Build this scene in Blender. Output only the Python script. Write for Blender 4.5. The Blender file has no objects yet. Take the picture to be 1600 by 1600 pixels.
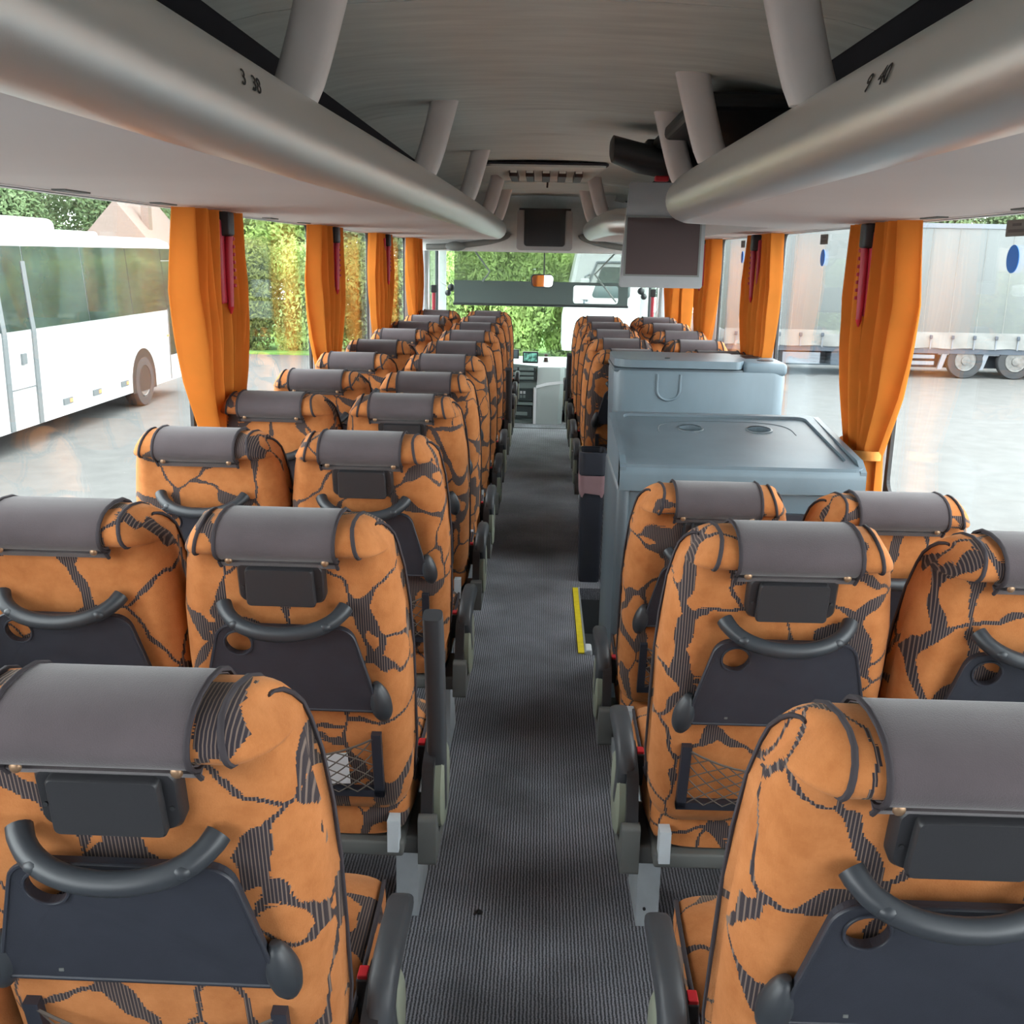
import bpy, bmesh, math, random
from mathutils import Vector, Matrix, Euler
random.seed(7)
PI = math.pi
rad = math.radians
SC = bpy.context.scene
COL = SC.collection

# ---------------------------------------------------------------- camera, sky, exposure
cam_d = bpy.data.cameras.new('camera')
cam_d.sensor_width = 36.0
cam_d.sensor_fit = 'HORIZONTAL'
cam_d.lens = 36.0
cam_d.clip_start = 0.02
cam_d.clip_end = 400
cam = bpy.data.objects.new('camera', cam_d)
COL.objects.link(cam)
cam.matrix_world = (Matrix.Translation((0, 0, 1.6)) @ Matrix.Rotation(rad(1.47), 4, 'Z')
                    @ Matrix.Rotation(PI / 2 + rad(-14.07), 4, 'X') @ Matrix.Rotation(rad(1.1), 4, 'Z'))
SC.camera = cam

world = bpy.data.worlds.new('overcast_sky')
SC.world = world
world.use_nodes = True
bgn = world.node_tree.nodes['Background']
bgn.inputs['Color'].default_value = (0.93, 0.97, 1.0, 1)
bgn.inputs['Strength'].default_value = 8.0

sun_d = bpy.data.lights.new('sun', 'SUN')
sun_d.energy = 2.0
sun_d.angle = rad(25)
sun_d.color = (1.0, 0.96, 0.9)
sun = bpy.data.objects.new('sun', sun_d)
COL.objects.link(sun)
sun.rotation_euler = (rad(20), rad(8), 0)

SC.view_settings.view_transform = 'Standard'
SC.view_settings.look = 'None'
SC.view_settings.gamma = 1.0
SC.view_settings.exposure = 0.14
SC.view_settings.use_curve_mapping = False
SC.cycles.max_bounces = 6
SC.cycles.diffuse_bounces = 4
SC.cycles.transparent_max_bounces = 10
SC.cycles.glossy_bounces = 3
SC.cycles.use_denoising = True
SC.cycles.sample_clamp_indirect = 8.0

# ---------------------------------------------------------------- materials
def new_mat(name):
    m = bpy.data.materials.new(name)
    m.use_nodes = True
    nt = m.node_tree
    return m, nt, nt.nodes['Principled BSDF'], nt.nodes['Material Output']

def N(nt, kind, **kw):
    n = nt.nodes.new(kind)
    for k, v in kw.items():
        if k in n.inputs:
            n.inputs[k].default_value = v
        else:
            setattr(n, k, v)
    return n

def mat(name, col, rough=0.6, metal=0.0, var=0.0, scale=20.0, bump=0.0, bscale=200.0, stretch=None, sheen=0.0, spec=None):
    m, nt, b, out = new_mat(name)
    b.inputs['Base Color'].default_value = (*col, 1)
    b.inputs['Roughness'].default_value = rough
    b.inputs['Metallic'].default_value = metal
    if spec is not None:
        b.inputs['Specular IOR Level'].default_value = spec
    if sheen:
        b.inputs['Sheen Weight'].default_value = sheen
    tc = N(nt, 'ShaderNodeTexCoord')
    src = tc.outputs['Object']
    if stretch:
        mp = N(nt, 'ShaderNodeMapping')
        mp.inputs['Scale'].default_value = stretch
        nt.links.new(src, mp.inputs['Vector'])
        src = mp.outputs['Vector']
    if var:
        nz = N(nt, 'ShaderNodeTexNoise', Scale=scale, Detail=5.0)
        nt.links.new(src, nz.inputs['Vector'])
        rp = N(nt, 'ShaderNodeValToRGB')
        rp.color_ramp.elements[0].position = 0.3
        rp.color_ramp.elements[1].position = 0.7
        rp.color_ramp.elements[0].color = (*[c * (1 - var) for c in col], 1)
        rp.color_ramp.elements[1].color = (*[min(1, c * (1 + var)) for c in col], 1)
        nt.links.new(nz.outputs['Fac'], rp.inputs['Fac'])
        nt.links.new(rp.outputs['Color'], b.inputs['Base Color'])
    if bump:
        nb = N(nt, 'ShaderNodeTexNoise', Scale=bscale, Detail=3.0)
        nt.links.new(src, nb.inputs['Vector'])
        bp = N(nt, 'ShaderNodeBump', Strength=bump, Distance=0.002)
        nt.links.new(nb.outputs['Fac'], bp.inputs['Height'])
        nt.links.new(bp.outputs['Normal'], b.inputs['Normal'])
    return m

def mat_fabric():
    m, nt, b, out = new_mat('orange_crackle_plush')
    L = nt.links.new
    tc = N(nt, 'ShaderNodeTexCoord')
    oi = N(nt, 'ShaderNodeObjectInfo')
    off = N(nt, 'ShaderNodeVectorMath', operation='SCALE')
    off.inputs[0].default_value = (7.3, 3.1, 5.7)
    L(oi.outputs['Random'], off.inputs['Scale'])
    snap = N(nt, 'ShaderNodeVectorMath', operation='SNAP')
    snap.inputs[1].default_value = (0.0028, 0.0028, 0.0028)
    L(tc.outputs['Object'], snap.inputs[0])
    add = N(nt, 'ShaderNodeVectorMath', operation='ADD')
    L(snap.outputs[0], add.inputs[0]); L(off.outputs[0], add.inputs[1])
    n1 = N(nt, 'ShaderNodeTexNoise', Scale=7.0, Detail=2.0)
    L(add.outputs[0], n1.inputs['Vector'])
    sub = N(nt, 'ShaderNodeVectorMath', operation='SUBTRACT')
    sub.inputs[1].default_value = (0.5, 0.5, 0.5)
    L(n1.outputs['Color'], sub.inputs[0])
    sc = N(nt, 'ShaderNodeVectorMath', operation='SCALE')
    sc.inputs['Scale'].default_value = 0.10
    L(sub.outputs[0], sc.inputs[0])
    add2 = N(nt, 'ShaderNodeVectorMath', operation='ADD')
    L(add.outputs[0], add2.inputs[0]); L(sc.outputs[0], add2.inputs[1])
    sq = N(nt, 'ShaderNodeVectorMath', operation='MULTIPLY')
    sq.inputs[1].default_value = (1.0, 0.75, 0.85)
    L(add2.outputs[0], sq.inputs[0])
    vo = N(nt, 'ShaderNodeTexVoronoi', feature='DISTANCE_TO_EDGE', Scale=7.6, Randomness=1.0)
    L(sq.outputs[0], vo.inputs['Vector'])
    n2 = N(nt, 'ShaderNodeTexNoise', Scale=9.0, Detail=1.0)
    L(add.outputs[0], n2.inputs['Vector'])
    mr = N(nt, 'ShaderNodeMapRange')
    mr.inputs['From Min'].default_value = 0.48; mr.inputs['From Max'].default_value = 0.76
    mr.inputs['To Min'].default_value = 0.022; mr.inputs['To Max'].default_value = 0.17
    L(n2.outputs['Fac'], mr.inputs['Value'])
    lt = N(nt, 'ShaderNodeMath', operation='LESS_THAN')
    L(vo.outputs['Distance'], lt.inputs[0]); L(mr.outputs['Result'], lt.inputs[1])
    # ribbed dark yarn
    sx = N(nt, 'ShaderNodeSeparateXYZ')
    L(tc.outputs['Object'], sx.inputs[0])
    fr = N(nt, 'ShaderNodeMath', operation='MULTIPLY'); fr.inputs[1].default_value = 2 * PI / 0.0046
    L(sx.outputs['X'], fr.inputs[0])
    sn = N(nt, 'ShaderNodeMath', operation='SINE'); L(fr.outputs[0], sn.inputs[0])
    rs = N(nt, 'ShaderNodeMapRange'); rs.inputs['From Min'].default_value = 0.35; rs.inputs['From Max'].default_value = 0.75
    L(sn.outputs[0], rs.inputs['Value'])
    dk = N(nt, 'ShaderNodeMix', data_type='RGBA')
    dk.inputs['A'].default_value = (0.032, 0.027, 0.034, 1); dk.inputs['B'].default_value = (0.17, 0.125, 0.105, 1)
    L(rs.outputs[0], dk.inputs['Factor'])
    n3 = N(nt, 'ShaderNodeTexNoise', Scale=14.0, Detail=6.0, Roughness=0.7)
    L(add.outputs[0], n3.inputs['Vector'])
    og = N(nt, 'ShaderNodeValToRGB')
    og.color_ramp.elements[0].position = 0.3; og.color_ramp.elements[0].color = (0.365, 0.126, 0.037, 1)
    og.color_ramp.elements[1].position = 0.72; og.color_ramp.elements[1].color = (0.525, 0.207, 0.072, 1)
    L(n3.outputs['Fac'], og.inputs['Fac'])
    mx = N(nt, 'ShaderNodeMix', data_type='RGBA')
    L(lt.outputs[0], mx.inputs['Factor']); L(og.outputs['Color'], mx.inputs['A']); L(dk.outputs['Result'], mx.inputs['B'])
    L(mx.outputs['Result'], b.inputs['Base Color'])
    b.inputs['Roughness'].default_value = 0.95
    b.inputs['Specular IOR Level'].default_value = 0.15
    b.inputs['Sheen Weight'].default_value = 0.12
    b.inputs['Sheen Roughness'].default_value = 0.5
    b.inputs['Sheen Tint'].default_value = (1.0, 0.75, 0.5, 1)
    nb = N(nt, 'ShaderNodeTexNoise', Scale=420.0, Detail=2.0)
    L(tc.outputs['Object'], nb.inputs['Vector'])
    bp = N(nt, 'ShaderNodeBump', Strength=0.35, Distance=0.0015)
    L(nb.outputs['Fac'], bp.inputs['Height']); L(bp.outputs['Normal'], b.inputs['Normal'])
    return m

def mat_carpet():
    m, nt, b, out = new_mat('black_ribbed_carpet')
    L = nt.links.new
    tc = N(nt, 'ShaderNodeTexCoord')
    sx = N(nt, 'ShaderNodeSeparateXYZ'); L(tc.outputs['Object'], sx.inputs[0])
    wob = N(nt, 'ShaderNodeTexNoise', Scale=60.0, Detail=2.0); L(tc.outputs['Object'], wob.inputs['Vector'])
    wm = N(nt, 'ShaderNodeMath', operation='MULTIPLY_ADD'); wm.inputs[1].default_value = 0.004
    L(wob.outputs['Fac'], wm.inputs[0]); L(sx.outputs['X'], wm.inputs[2])
    fr = N(nt, 'ShaderNodeMath', operation='MULTIPLY'); fr.inputs[1].default_value = 2 * PI / 0.0085
    L(wm.outputs[0], fr.inputs[0])
    sn = N(nt, 'ShaderNodeMath', operation='SINE'); L(fr.outputs[0], sn.inputs[0])
    sp = N(nt, 'ShaderNodeTexNoise', Scale=330.0, Detail=3.0); L(tc.outputs['Object'], sp.inputs['Vector'])
    md = N(nt, 'ShaderNodeMath', operation='MULTIPLY_ADD'); md.inputs[1].default_value = 0.22
    L(sn.outputs[0], md.inputs[0]); L(sp.outputs['Fac'], md.inputs[2])
    rp = N(nt, 'ShaderNodeValToRGB')
    rp.color_ramp.elements[0].position = 0.3; rp.color_ramp.elements[0].color = (0.028, 0.030, 0.037, 1)
    rp.color_ramp.elements[1].position = 0.85; rp.color_ramp.elements[1].color = (0.40, 0.41, 0.46, 1)
    L(md.outputs[0], rp.inputs['Fac'])
    big = N(nt, 'ShaderNodeTexNoise', Scale=3.0, Detail=3.0); L(tc.outputs['Object'], big.inputs['Vector'])
    br = N(nt, 'ShaderNodeMapRange'); br.inputs['From Min'].default_value = 0.3; br.inputs['From Max'].default_value = 0.7
    br.inputs['To Min'].default_value = 0.5; br.inputs['To Max'].default_value = 1.35
    L(big.outputs['Fac'], br.inputs['Value'])
    mx = N(nt, 'ShaderNodeVectorMath', operation='SCALE')
    L(rp.outputs['Color'], mx.inputs[0]); L(br.outputs[0], mx.inputs['Scale'])
    L(mx.outputs[0], b.inputs['Base Color'])
    b.inputs['Roughness'].default_value = 0.95
    b.inputs['Specular IOR Level'].default_value = 0.3
    b.inputs['Sheen Weight'].default_value = 0.35
    b.inputs['Sheen Roughness'].default_value = 0.4
    bp = N(nt, 'ShaderNodeBump', Strength=0.6, Distance=0.003)
    L(md.outputs[0], bp.inputs['Height']); L(bp.outputs['Normal'], b.inputs['Normal'])
    return m

def mat_glass(name, tint=(0.96, 0.98, 0.97), base=0.045, amp=0.9, power=4.0):
    m = bpy.data.materials.new(name); m.use_nodes = True
    nt = m.node_tree; nt.nodes.clear(); L = nt.links.new
    out = N(nt, 'ShaderNodeOutputMaterial')
    tr = N(nt, 'ShaderNodeBsdfTransparent', Color=(*tint, 1))
    gl = N(nt, 'ShaderNodeBsdfGlossy', Roughness=0.02)
    lw = N(nt, 'ShaderNodeLayerWeight', Blend=0.5)
    pw = N(nt, 'ShaderNodeMath', operation='POWER'); pw.inputs[1].default_value = power
    L(lw.outputs['Facing'], pw.inputs[0])
    ma = N(nt, 'ShaderNodeMath', operation='MULTIPLY_ADD', use_clamp=True)
    ma.inputs[1].default_value = amp; ma.inputs[2].default_value = base
    L(pw.outputs[0], ma.inputs[0])
    mx = N(nt, 'ShaderNodeMixShader')
    L(ma.outputs[0], mx.inputs['Fac']); L(tr.outputs[0], mx.inputs[1]); L(gl.outputs[0], mx.inputs[2])
    L(mx.outputs[0], out.inputs['Surface'])
    return m

def mat_translucent(name, col, mixf=0.4, rough=0.9, var=0.1, scale=8.0, clear=0.0):
    m = bpy.data.materials.new(name); m.use_nodes = True
    nt = m.node_tree; nt.nodes.clear(); L = nt.links.new
    out = N(nt, 'ShaderNodeOutputMaterial')
    tc = N(nt, 'ShaderNodeTexCoord')
    nz = N(nt, 'ShaderNodeTexNoise', Scale=scale, Detail=3.0); L(tc.outputs['Object'], nz.inputs['Vector'])
    rp = N(nt, 'ShaderNodeValToRGB')
    rp.color_ramp.elements[0].position = 0.3; rp.color_ramp.elements[1].position = 0.7
    rp.color_ramp.elements[0].color = (*[c * (1 - var) for c in col], 1)
    rp.color_ramp.elements[1].color = (*[min(1, c * (1 + var)) for c in col], 1)
    L(nz.outputs['Fac'], rp.inputs['Fac'])
    d = N(nt, 'ShaderNodeBsdfDiffuse', Roughness=rough); L(rp.outputs['Color'], d.inputs['Color'])
    t = N(nt, 'ShaderNodeBsdfTranslucent'); L(rp.outputs['Color'], t.inputs['Color'])
    mx = N(nt, 'ShaderNodeMixShader'); mx.inputs['Fac'].default_value = mixf
    L(d.outputs[0], mx.inputs[1]); L(t.outputs[0], mx.inputs[2])
    last = mx
    if clear:
        tr = N(nt, 'ShaderNodeBsdfTransparent')
        m2 = N(nt, 'ShaderNodeMixShader'); m2.inputs['Fac'].default_value = clear
        L(mx.outputs[0], m2.inputs[1]); L(tr.outputs[0], m2.inputs[2]); last = m2
    L(last.outputs[0], out.inputs['Surface'])
    return m

def mat_screen(name, col, strength):
    m, nt, b, out = new_mat(name)
    b.inputs['Base Color'].default_value = (0.01, 0.01, 0.01, 1)
    b.inputs['Roughness'].default_value = 0.15
    tc = N(nt, 'ShaderNodeTexCoord')
    nz = N(nt, 'ShaderNodeTexNoise', Scale=25.0, Detail=3.0); nt.links.new(tc.outputs['Object'], nz.inputs['Vector'])
    rp = N(nt, 'ShaderNodeValToRGB')
    rp.color_ramp.elements[0].color = (*[c * 0.2 for c in col], 1); rp.color_ramp.elements[1].color = (*col, 1)
    rp.color_ramp.elements[0].position = 0.42; rp.color_ramp.elements[1].position = 0.62
    nt.links.new(nz.outputs['Fac'], rp.inputs['Fac'])
    nt.links.new(rp.outputs['Color'], b.inputs['Emission Color'])
    b.inputs['Emission Strength'].default_value = strength
    return m

M = {}
M['fabric'] = mat_fabric()
M['carpet'] = mat_carpet()
M['cover'] = mat('grey_felt_cover', (0.082, 0.067, 0.072), 0.95, var=0.12, scale=9, bump=0.35, bscale=600, sheen=0.2, spec=0.2)
M['cover_trim'] = mat('dark_grey_binding', (0.05, 0.043, 0.048), 0.9, spec=0.2)
M['stud'] = mat('bronze_stud', (0.32, 0.2, 0.12), 0.4, metal=0.7)
M['black_plastic'] = mat('black_plastic', (0.020, 0.020, 0.023), 0.42, bump=0.1, bscale=900)
M['tray'] = mat('charcoal_tray_plastic', (0.022, 0.0245, 0.034), 0.45, var=0.08, scale=30, bump=0.12, bscale=900)
M['ash_lid'] = mat('soft_black_lid', (0.024, 0.024, 0.027), 0.45, bump=0.1, bscale=900)
M['handle'] = mat('charcoal_handle_plastic', (0.028, 0.032, 0.038), 0.42)
M['arm'] = mat('slate_armrest', (0.042, 0.046, 0.053), 0.5)
M['armcap'] = mat('grey_green_plastic', (0.24, 0.26, 0.2), 0.5)
M['bracket'] = mat('dark_grey_bracket', (0.11, 0.115, 0.11), 0.5)
M['leg'] = mat('pale_grey_painted_steel', (0.46, 0.5, 0.53), 0.45, var=0.08, scale=15)
M['net'] = mat('brown_net_cord', (0.09, 0.072, 0.06), 0.8)
M['frame_dark'] = mat('dark_pocket_frame', (0.022, 0.024, 0.034), 0.45)
M['red'] = mat('red_plastic', (0.55, 0.02, 0.03), 0.4)
M['hammer_red'] = mat('dark_red_plastic', (0.42, 0.02, 0.04), 0.45)
M['ceiling'] = mat('grey_ceiling_cloth', (0.76, 0.79, 0.745), 0.95, var=0.09, scale=3.0, stretch=(1.0, 6.0, 1.0), bump=0.2, bscale=300, spec=0.15)
M['ceiling_light'] = mat('pale_ceiling_cloth', (0.82, 0.85, 0.80), 0.95, var=0.05, scale=3.0, stretch=(1.0, 5.0, 1.0), spec=0.15)
M['rack_dark'] = mat('dark_rack_lining', (0.048, 0.046, 0.056), 0.95)
M['under'] = mat('pale_rack_underside', (0.68, 0.635, 0.625), 0.7, var=0.03, scale=2, bump=0.08, bscale=400)
M['tube'] = mat('brushed_silver_rail', (0.78, 0.77, 0.74), 0.33, metal=0.75, bump=0.05, bscale=500)
M['strut'] = mat('pinkish_white_strut', (0.88, 0.82, 0.80), 0.6, var=0.04, scale=8)
M['ink'] = mat('black_ink', (0.012, 0.012, 0.012), 0.6)
M['ink_pale'] = mat('pale_ink', (0.75, 0.75, 0.68), 0.6)
M['wall'] = mat('grey_wall_lining', (0.3, 0.31, 0.32), 0.8, var=0.05)
M['rubber'] = mat('window_rubber', (0.05, 0.055, 0.06), 0.7)
M['pillar'] = mat('grey_pillar', (0.42, 0.43, 0.44), 0.6)
M['glass'] = mat_glass('window_glass', base=0.035, amp=0.6, power=4.5)
M['front_glass'] = mat_glass('windscreen_glass', (0.9, 0.97, 0.94), 0.03, 0.6)
M['curtain'] = mat_translucent('orange_curtain_cloth', (0.72, 0.27, 0.05), 0.30, var=0.06)
M['curtain_band'] = mat('orange_tieback', (0.7, 0.26, 0.05), 0.8)
M['unit'] = mat('blue_grey_plastic', (0.128, 0.175, 0.208), 0.38, var=0.10, scale=6, stretch=(1, 1, 0.35), bump=0.1, bscale=500)
M['unit_edge'] = mat('dark_blue_grey_plastic', (0.085, 0.112, 0.132), 0.4)
M['hole'] = mat('deep_black_plastic', (0.012, 0.013, 0.015), 0.5)
M['bag'] = mat_translucent('pinkish_bin_bag', (0.42, 0.27, 0.29), 0.3)
M['yellow'] = mat('yellow_step_tape', (0.86, 0.68, 0.02), 0.6, var=0.08, scale=40)
M['white'] = mat('white_plastic', (0.75, 0.76, 0.77), 0.5)
M['tv_grey'] = mat('grey_screen_board', (0.36, 0.37, 0.38), 0.55, var=0.03)
M['tv_screen'] = mat('brownish_dead_screen', (0.052, 0.026, 0.025), 0.35)
M['screen_black'] = mat('black_screen', (0.012, 0.013, 0.016), 0.3)
M['bulk'] = mat('pale_grey_bulkhead', (0.74, 0.76, 0.74), 0.6, var=0.04)
M['bulk_dark'] = mat('grey_bulkhead_cloth', (0.2, 0.21, 0.2), 0.8)
M['vent'] = mat('brown_vent', (0.06, 0.028, 0.02), 0.6)
M['dash'] = mat('grey_dashboard', (0.38, 0.42, 0.41), 0.5)
M['dash_dark'] = mat('dark_console', (0.03, 0.04, 0.04), 0.4)
M['dash_mid'] = mat('teal_grey_console', (0.16, 0.2, 0.19), 0.4)
M['metal'] = mat('silver_trim', (0.7, 0.72, 0.72), 0.3, metal=0.6)
M['mirror'] = mat('mirror_silver', (0.9, 0.9, 0.9), 0.03, metal=1.0)
M['nav'] = mat_screen('navigation_screen_glow', (0.25, 0.7, 0.55), 0.9)
M['nav2'] = mat('grey_nav_screen', (0.12, 0.16, 0.18), 0.15)
M['blind_mesh'] = mat_translucent('grey_green_mesh_blind', (0.10, 0.115, 0.08), 0.3, clear=0.55)
M['blind'] = mat('charcoal_blind', (0.075, 0.088, 0.085), 0.8)
M['ground'] = mat('pale_asphalt', (0.090, 0.090, 0.087), 0.9, var=0.12, scale=3.0, bump=0.3, bscale=30)
M['bus_white'] = mat('white_bus_paint', (0.55, 0.56, 0.56), 0.3)
M['bus_glass'] = mat('dark_bus_glass', (0.03, 0.045, 0.045), 0.06, var=0.4, scale=1.2)
M['bus_trim'] = mat('grey_bus_seal', (0.13, 0.145, 0.15), 0.6)
M['tyre'] = mat('grey_tyre_rubber', (0.035, 0.037, 0.04), 0.9)
M['rim'] = mat('dusty_steel_rim', (0.13, 0.13, 0.125), 0.5, var=0.3, scale=10)
M['orange_lamp'] = mat('orange_marker_lamp', (0.7, 0.3, 0.12), 0.4)
M['tarp'] = mat('pale_trailer_tarpaulin', (0.135, 0.150, 0.150), 0.6, var=0.05, scale=0.8, stretch=(3, 1, 0.4))
M['tarp_low'] = mat('white_tarpaulin_skirt', (0.19, 0.197, 0.19), 0.6, var=0.10, scale=3)
M['chassis'] = mat('blue_grey_chassis', (0.05, 0.065, 0.085), 0.6)
M['chassis_light'] = mat('pale_blue_grey_steel', (0.16, 0.18, 0.205), 0.5)
M['bluedot'] = mat('blue_sticker', (0.02, 0.18, 0.62), 0.5)
M['plaque'] = mat('grey_brown_sticker', (0.13, 0.115, 0.1), 0.6)
M['plaque_ink'] = mat('dark_sticker_print', (0.06, 0.05, 0.045), 0.6)
M['leaf_a'] = mat_translucent('fresh_green_leaves', (0.40, 0.52, 0.19), 0.35, var=0.4, scale=1.2)
M['leaf_b'] = mat_translucent('olive_leaves', (0.20, 0.23, 0.075), 0.3, var=0.4, scale=1.2)
M['leaf_c'] = mat_translucent('pale_green_leaves', (0.20, 0.28, 0.15), 0.3, var=0.3, scale=0.8)
M['bark'] = mat('brown_bark', (0.1, 0.07, 0.05), 0.9, var=0.2)
M['grass'] = mat('roadside_grass', (0.13, 0.26, 0.05), 0.9, var=0.35, scale=4)
M['house'] = mat('cream_render', (0.36, 0.33, 0.26), 0.9)
M['roof'] = mat('faded_brown_roof', (0.21, 0.16, 0.14), 0.9, var=0.1)
M['paper'] = mat('white_paper', (0.72, 0.73, 0.76), 0.8)
M['grey_cloth_dark'] = mat('wall_skirt', (0.06, 0.065, 0.07), 0.9)

# ---------------------------------------------------------------- mesh helpers
class MB:
    def __init__(self):
        self.v = []; self.f = []
    def add(self, vs, fs):
        o = len(self.v)
        self.v += [tuple(p) for p in vs]
        self.f += [[i + o for i in f] for f in fs]
        return self
    def box(self, x0, x1, y0, y1, z0, z1):
        vs = [(x, y, z) for x in (x0, x1) for y in (y0, y1) for z in (z0, z1)]
        return self.add(vs, [(0, 1, 3, 2), (4, 6, 7, 5), (0, 4, 5, 1), (2, 3, 7, 6), (0, 2, 6, 4), (1, 5, 7, 3)])
    def rbox(self, x0, x1, y0, y1, z0, z1, r=0.01, seg=3):
        bm = bmesh.new()
        bmesh.ops.create_cube(bm, size=1.0)
        for v in bm.verts:
            v.co = Vector(((x0 + x1) / 2 + v.co.x * (x1 - x0), (y0 + y1) / 2 + v.co.y * (y1 - y0), (z0 + z1) / 2 + v.co.z * (z1 - z0)))
        r = min(r, 0.49 * min(x1 - x0, y1 - y0, z1 - z0))
        bmesh.ops.bevel(bm, geom=list(bm.edges), offset=r, segments=seg, profile=0.5, affect='EDGES')
        return self.from_bm(bm)
    def from_bm(self, bm):
        bm.verts.index_update()
        self.add([v.co[:] for v in bm.verts], [[v.index for v in f.verts] for f in bm.faces])
        bm.free()
        return self
    def tube(self, path, r, n=8, caps=True, closed=False):
        P = [Vector(p) for p in path]; m = len(P)
        rr = r if isinstance(r, (list, tuple)) else [r] * m
        vs = []; up = None
        for i in range(m):
            if closed: t = P[(i + 1) % m] - P[i - 1]
            else: t = P[min(i + 1, m - 1)] - P[max(i - 1, 0)]
            if t.length < 1e-9: t = Vector((0, 0, 1))
            t.normalize()
            if up is None:
                up = Vector((0, 0, 1)) if abs(t.z) < 0.9 else Vector((1, 0, 0))
            a = up - t * up.dot(t)
            if a.length < 1e-6:
                a = t.orthogonal()
            a.normalize(); b = t.cross(a); up = a
            for k in range(n):
                q = 2 * PI * k / n
                vs.append(P[i] + (a * math.cos(q) + b * math.sin(q)) * rr[i])
        fs = []
        for i in range(m if closed else m - 1):
            j = (i + 1) % m
            for k in range(n):
                fs.append((i * n + k, i * n + (k + 1) % n, j * n + (k + 1) % n, j * n + k))
        if caps and not closed:
            fs.append(tuple(reversed(range(n)))); fs.append(tuple((m - 1) * n + k for k in range(n)))
        return self.add(vs, fs)
    def grid(self, rows, close_u=False, caps=False):
        m = len(rows); n = len(rows[0]); vs = [p for r in rows for p in r]; fs = []
        for i in range(m - 1):
            for k in range(n if close_u else n - 1):
                fs.append((i * n + k, i * n + (k + 1) % n, (i + 1) * n + (k + 1) % n, (i + 1) * n + k))
        if caps:
            fs.append(tuple(reversed(range(n)))); fs.append(tuple((m - 1) * n + k for k in range(n)))
        return self.add(vs, fs)
    def prism(self, poly, axis, a, b):
        """poly in the two other axes (in x,y,z order); extruded along axis from a to b"""
        def P(p, h):
            if axis == 'x': return (h, p[0], p[1])
            if axis == 'y': return (p[0], h, p[1])
            return (p[0], p[1], h)
        n = len(poly)
        vs = [P(p, a) for p in poly] + [P(p, b) for p in poly]
        fs = [tuple(range(n)), tuple(reversed(range(n, 2 * n)))] + [(i, i + n, (i + 1) % n + n, (i + 1) % n) for i in range(n)]
        return self.add(vs, fs)
    def cyl(self, c, axis, r, h0, h1, n=20, r2=None):
        r2 = r if r2 is None else r2
        c = Vector(c); ax = {'x': Vector((1, 0, 0)), 'y': Vector((0, 1, 0)), 'z': Vector((0, 0, 1))}[axis]
        return self.tube([c + ax * h0, c + ax * h1], [r, r2], n)
    def ball(self, c, rx, ry, rz, nu=14, nv=10):
        rows = []
        for i in range(nv + 1):
            a = -PI / 2 + PI * i / nv
            rows.append([(c[0] + rx * math.cos(a) * math.cos(2 * PI * k / nu), c[1] + ry * math.cos(a) * math.sin(2 * PI * k / nu), c[2] + rz * math.sin(a)) for k in range(nu)])
        return self.grid(rows, close_u=True)
    def lathe(self, c, axis, prof, n=28, caps=True):
        rows = []
        for (r, h) in prof:
            row = []
            for k in range(n):
                q = 2 * PI * k / n; a, b = r * math.cos(q), r * math.sin(q)
                d = {'x': (h, a, b), 'y': (a, h, b), 'z': (a, b, h)}[axis]
                row.append((c[0] + d[0], c[1] + d[1], c[2] + d[2]))
            rows.append(row)
        return self.grid(rows, close_u=True, caps=caps)
    def plate(self, outer, holes, fn, thick_vec):
        """flat plate with holes: outlines 2D, fn maps 2D to 3D, extruded by thick_vec"""
        bm = bmesh.new(); edges = []
        for lp in [outer] + list(holes):
            vs = [bm.verts.new(fn(p)) for p in lp]
            edges += [bm.edges.new((vs[i], vs[(i + 1) % len(vs)])) for i in range(len(vs))]
        bmesh.ops.triangle_fill(bm, edges=edges, use_beauty=True, use_dissolve=False)
        g = bmesh.ops.extrude_face_region(bm, geom=list(bm.faces))
        bmesh.ops.translate(bm, verts=[e for e in g['geom'] if isinstance(e, bmesh.types.BMVert)], vec=Vector(thick_vec))
        bmesh.ops.recalc_face_normals(bm, faces=list(bm.faces))
        return self.from_bm(bm)
    def xf(self, mtx):
        self.v = [tuple(mtx @ Vector(p)) for p in self.v]
        return self
    def build(self, name, material, parent=None, smooth=None, label=None, loc=None):
        me = bpy.data.meshes.new(name)
        me.from_pydata(self.v, [], self.f)
        me.validate()
        me.materials.append(material if not isinstance(material, str) else M[material])
        bm = bmesh.new(); bm.from_mesh(me)
        bmesh.ops.recalc_face_normals(bm, faces=list(bm.faces))
        bm.to_mesh(me); bm.free()
        if smooth is not None:
            me.shade_smooth()
            try: me.set_sharp_from_angle(angle=rad(smooth))
            except Exception: pass
        o = bpy.data.objects.new(name, me)
        COL.objects.link(o)
        if parent is not None: o.parent = parent
        if loc is not None: o.location = loc
        if label: o['label'] = label
        return o

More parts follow.
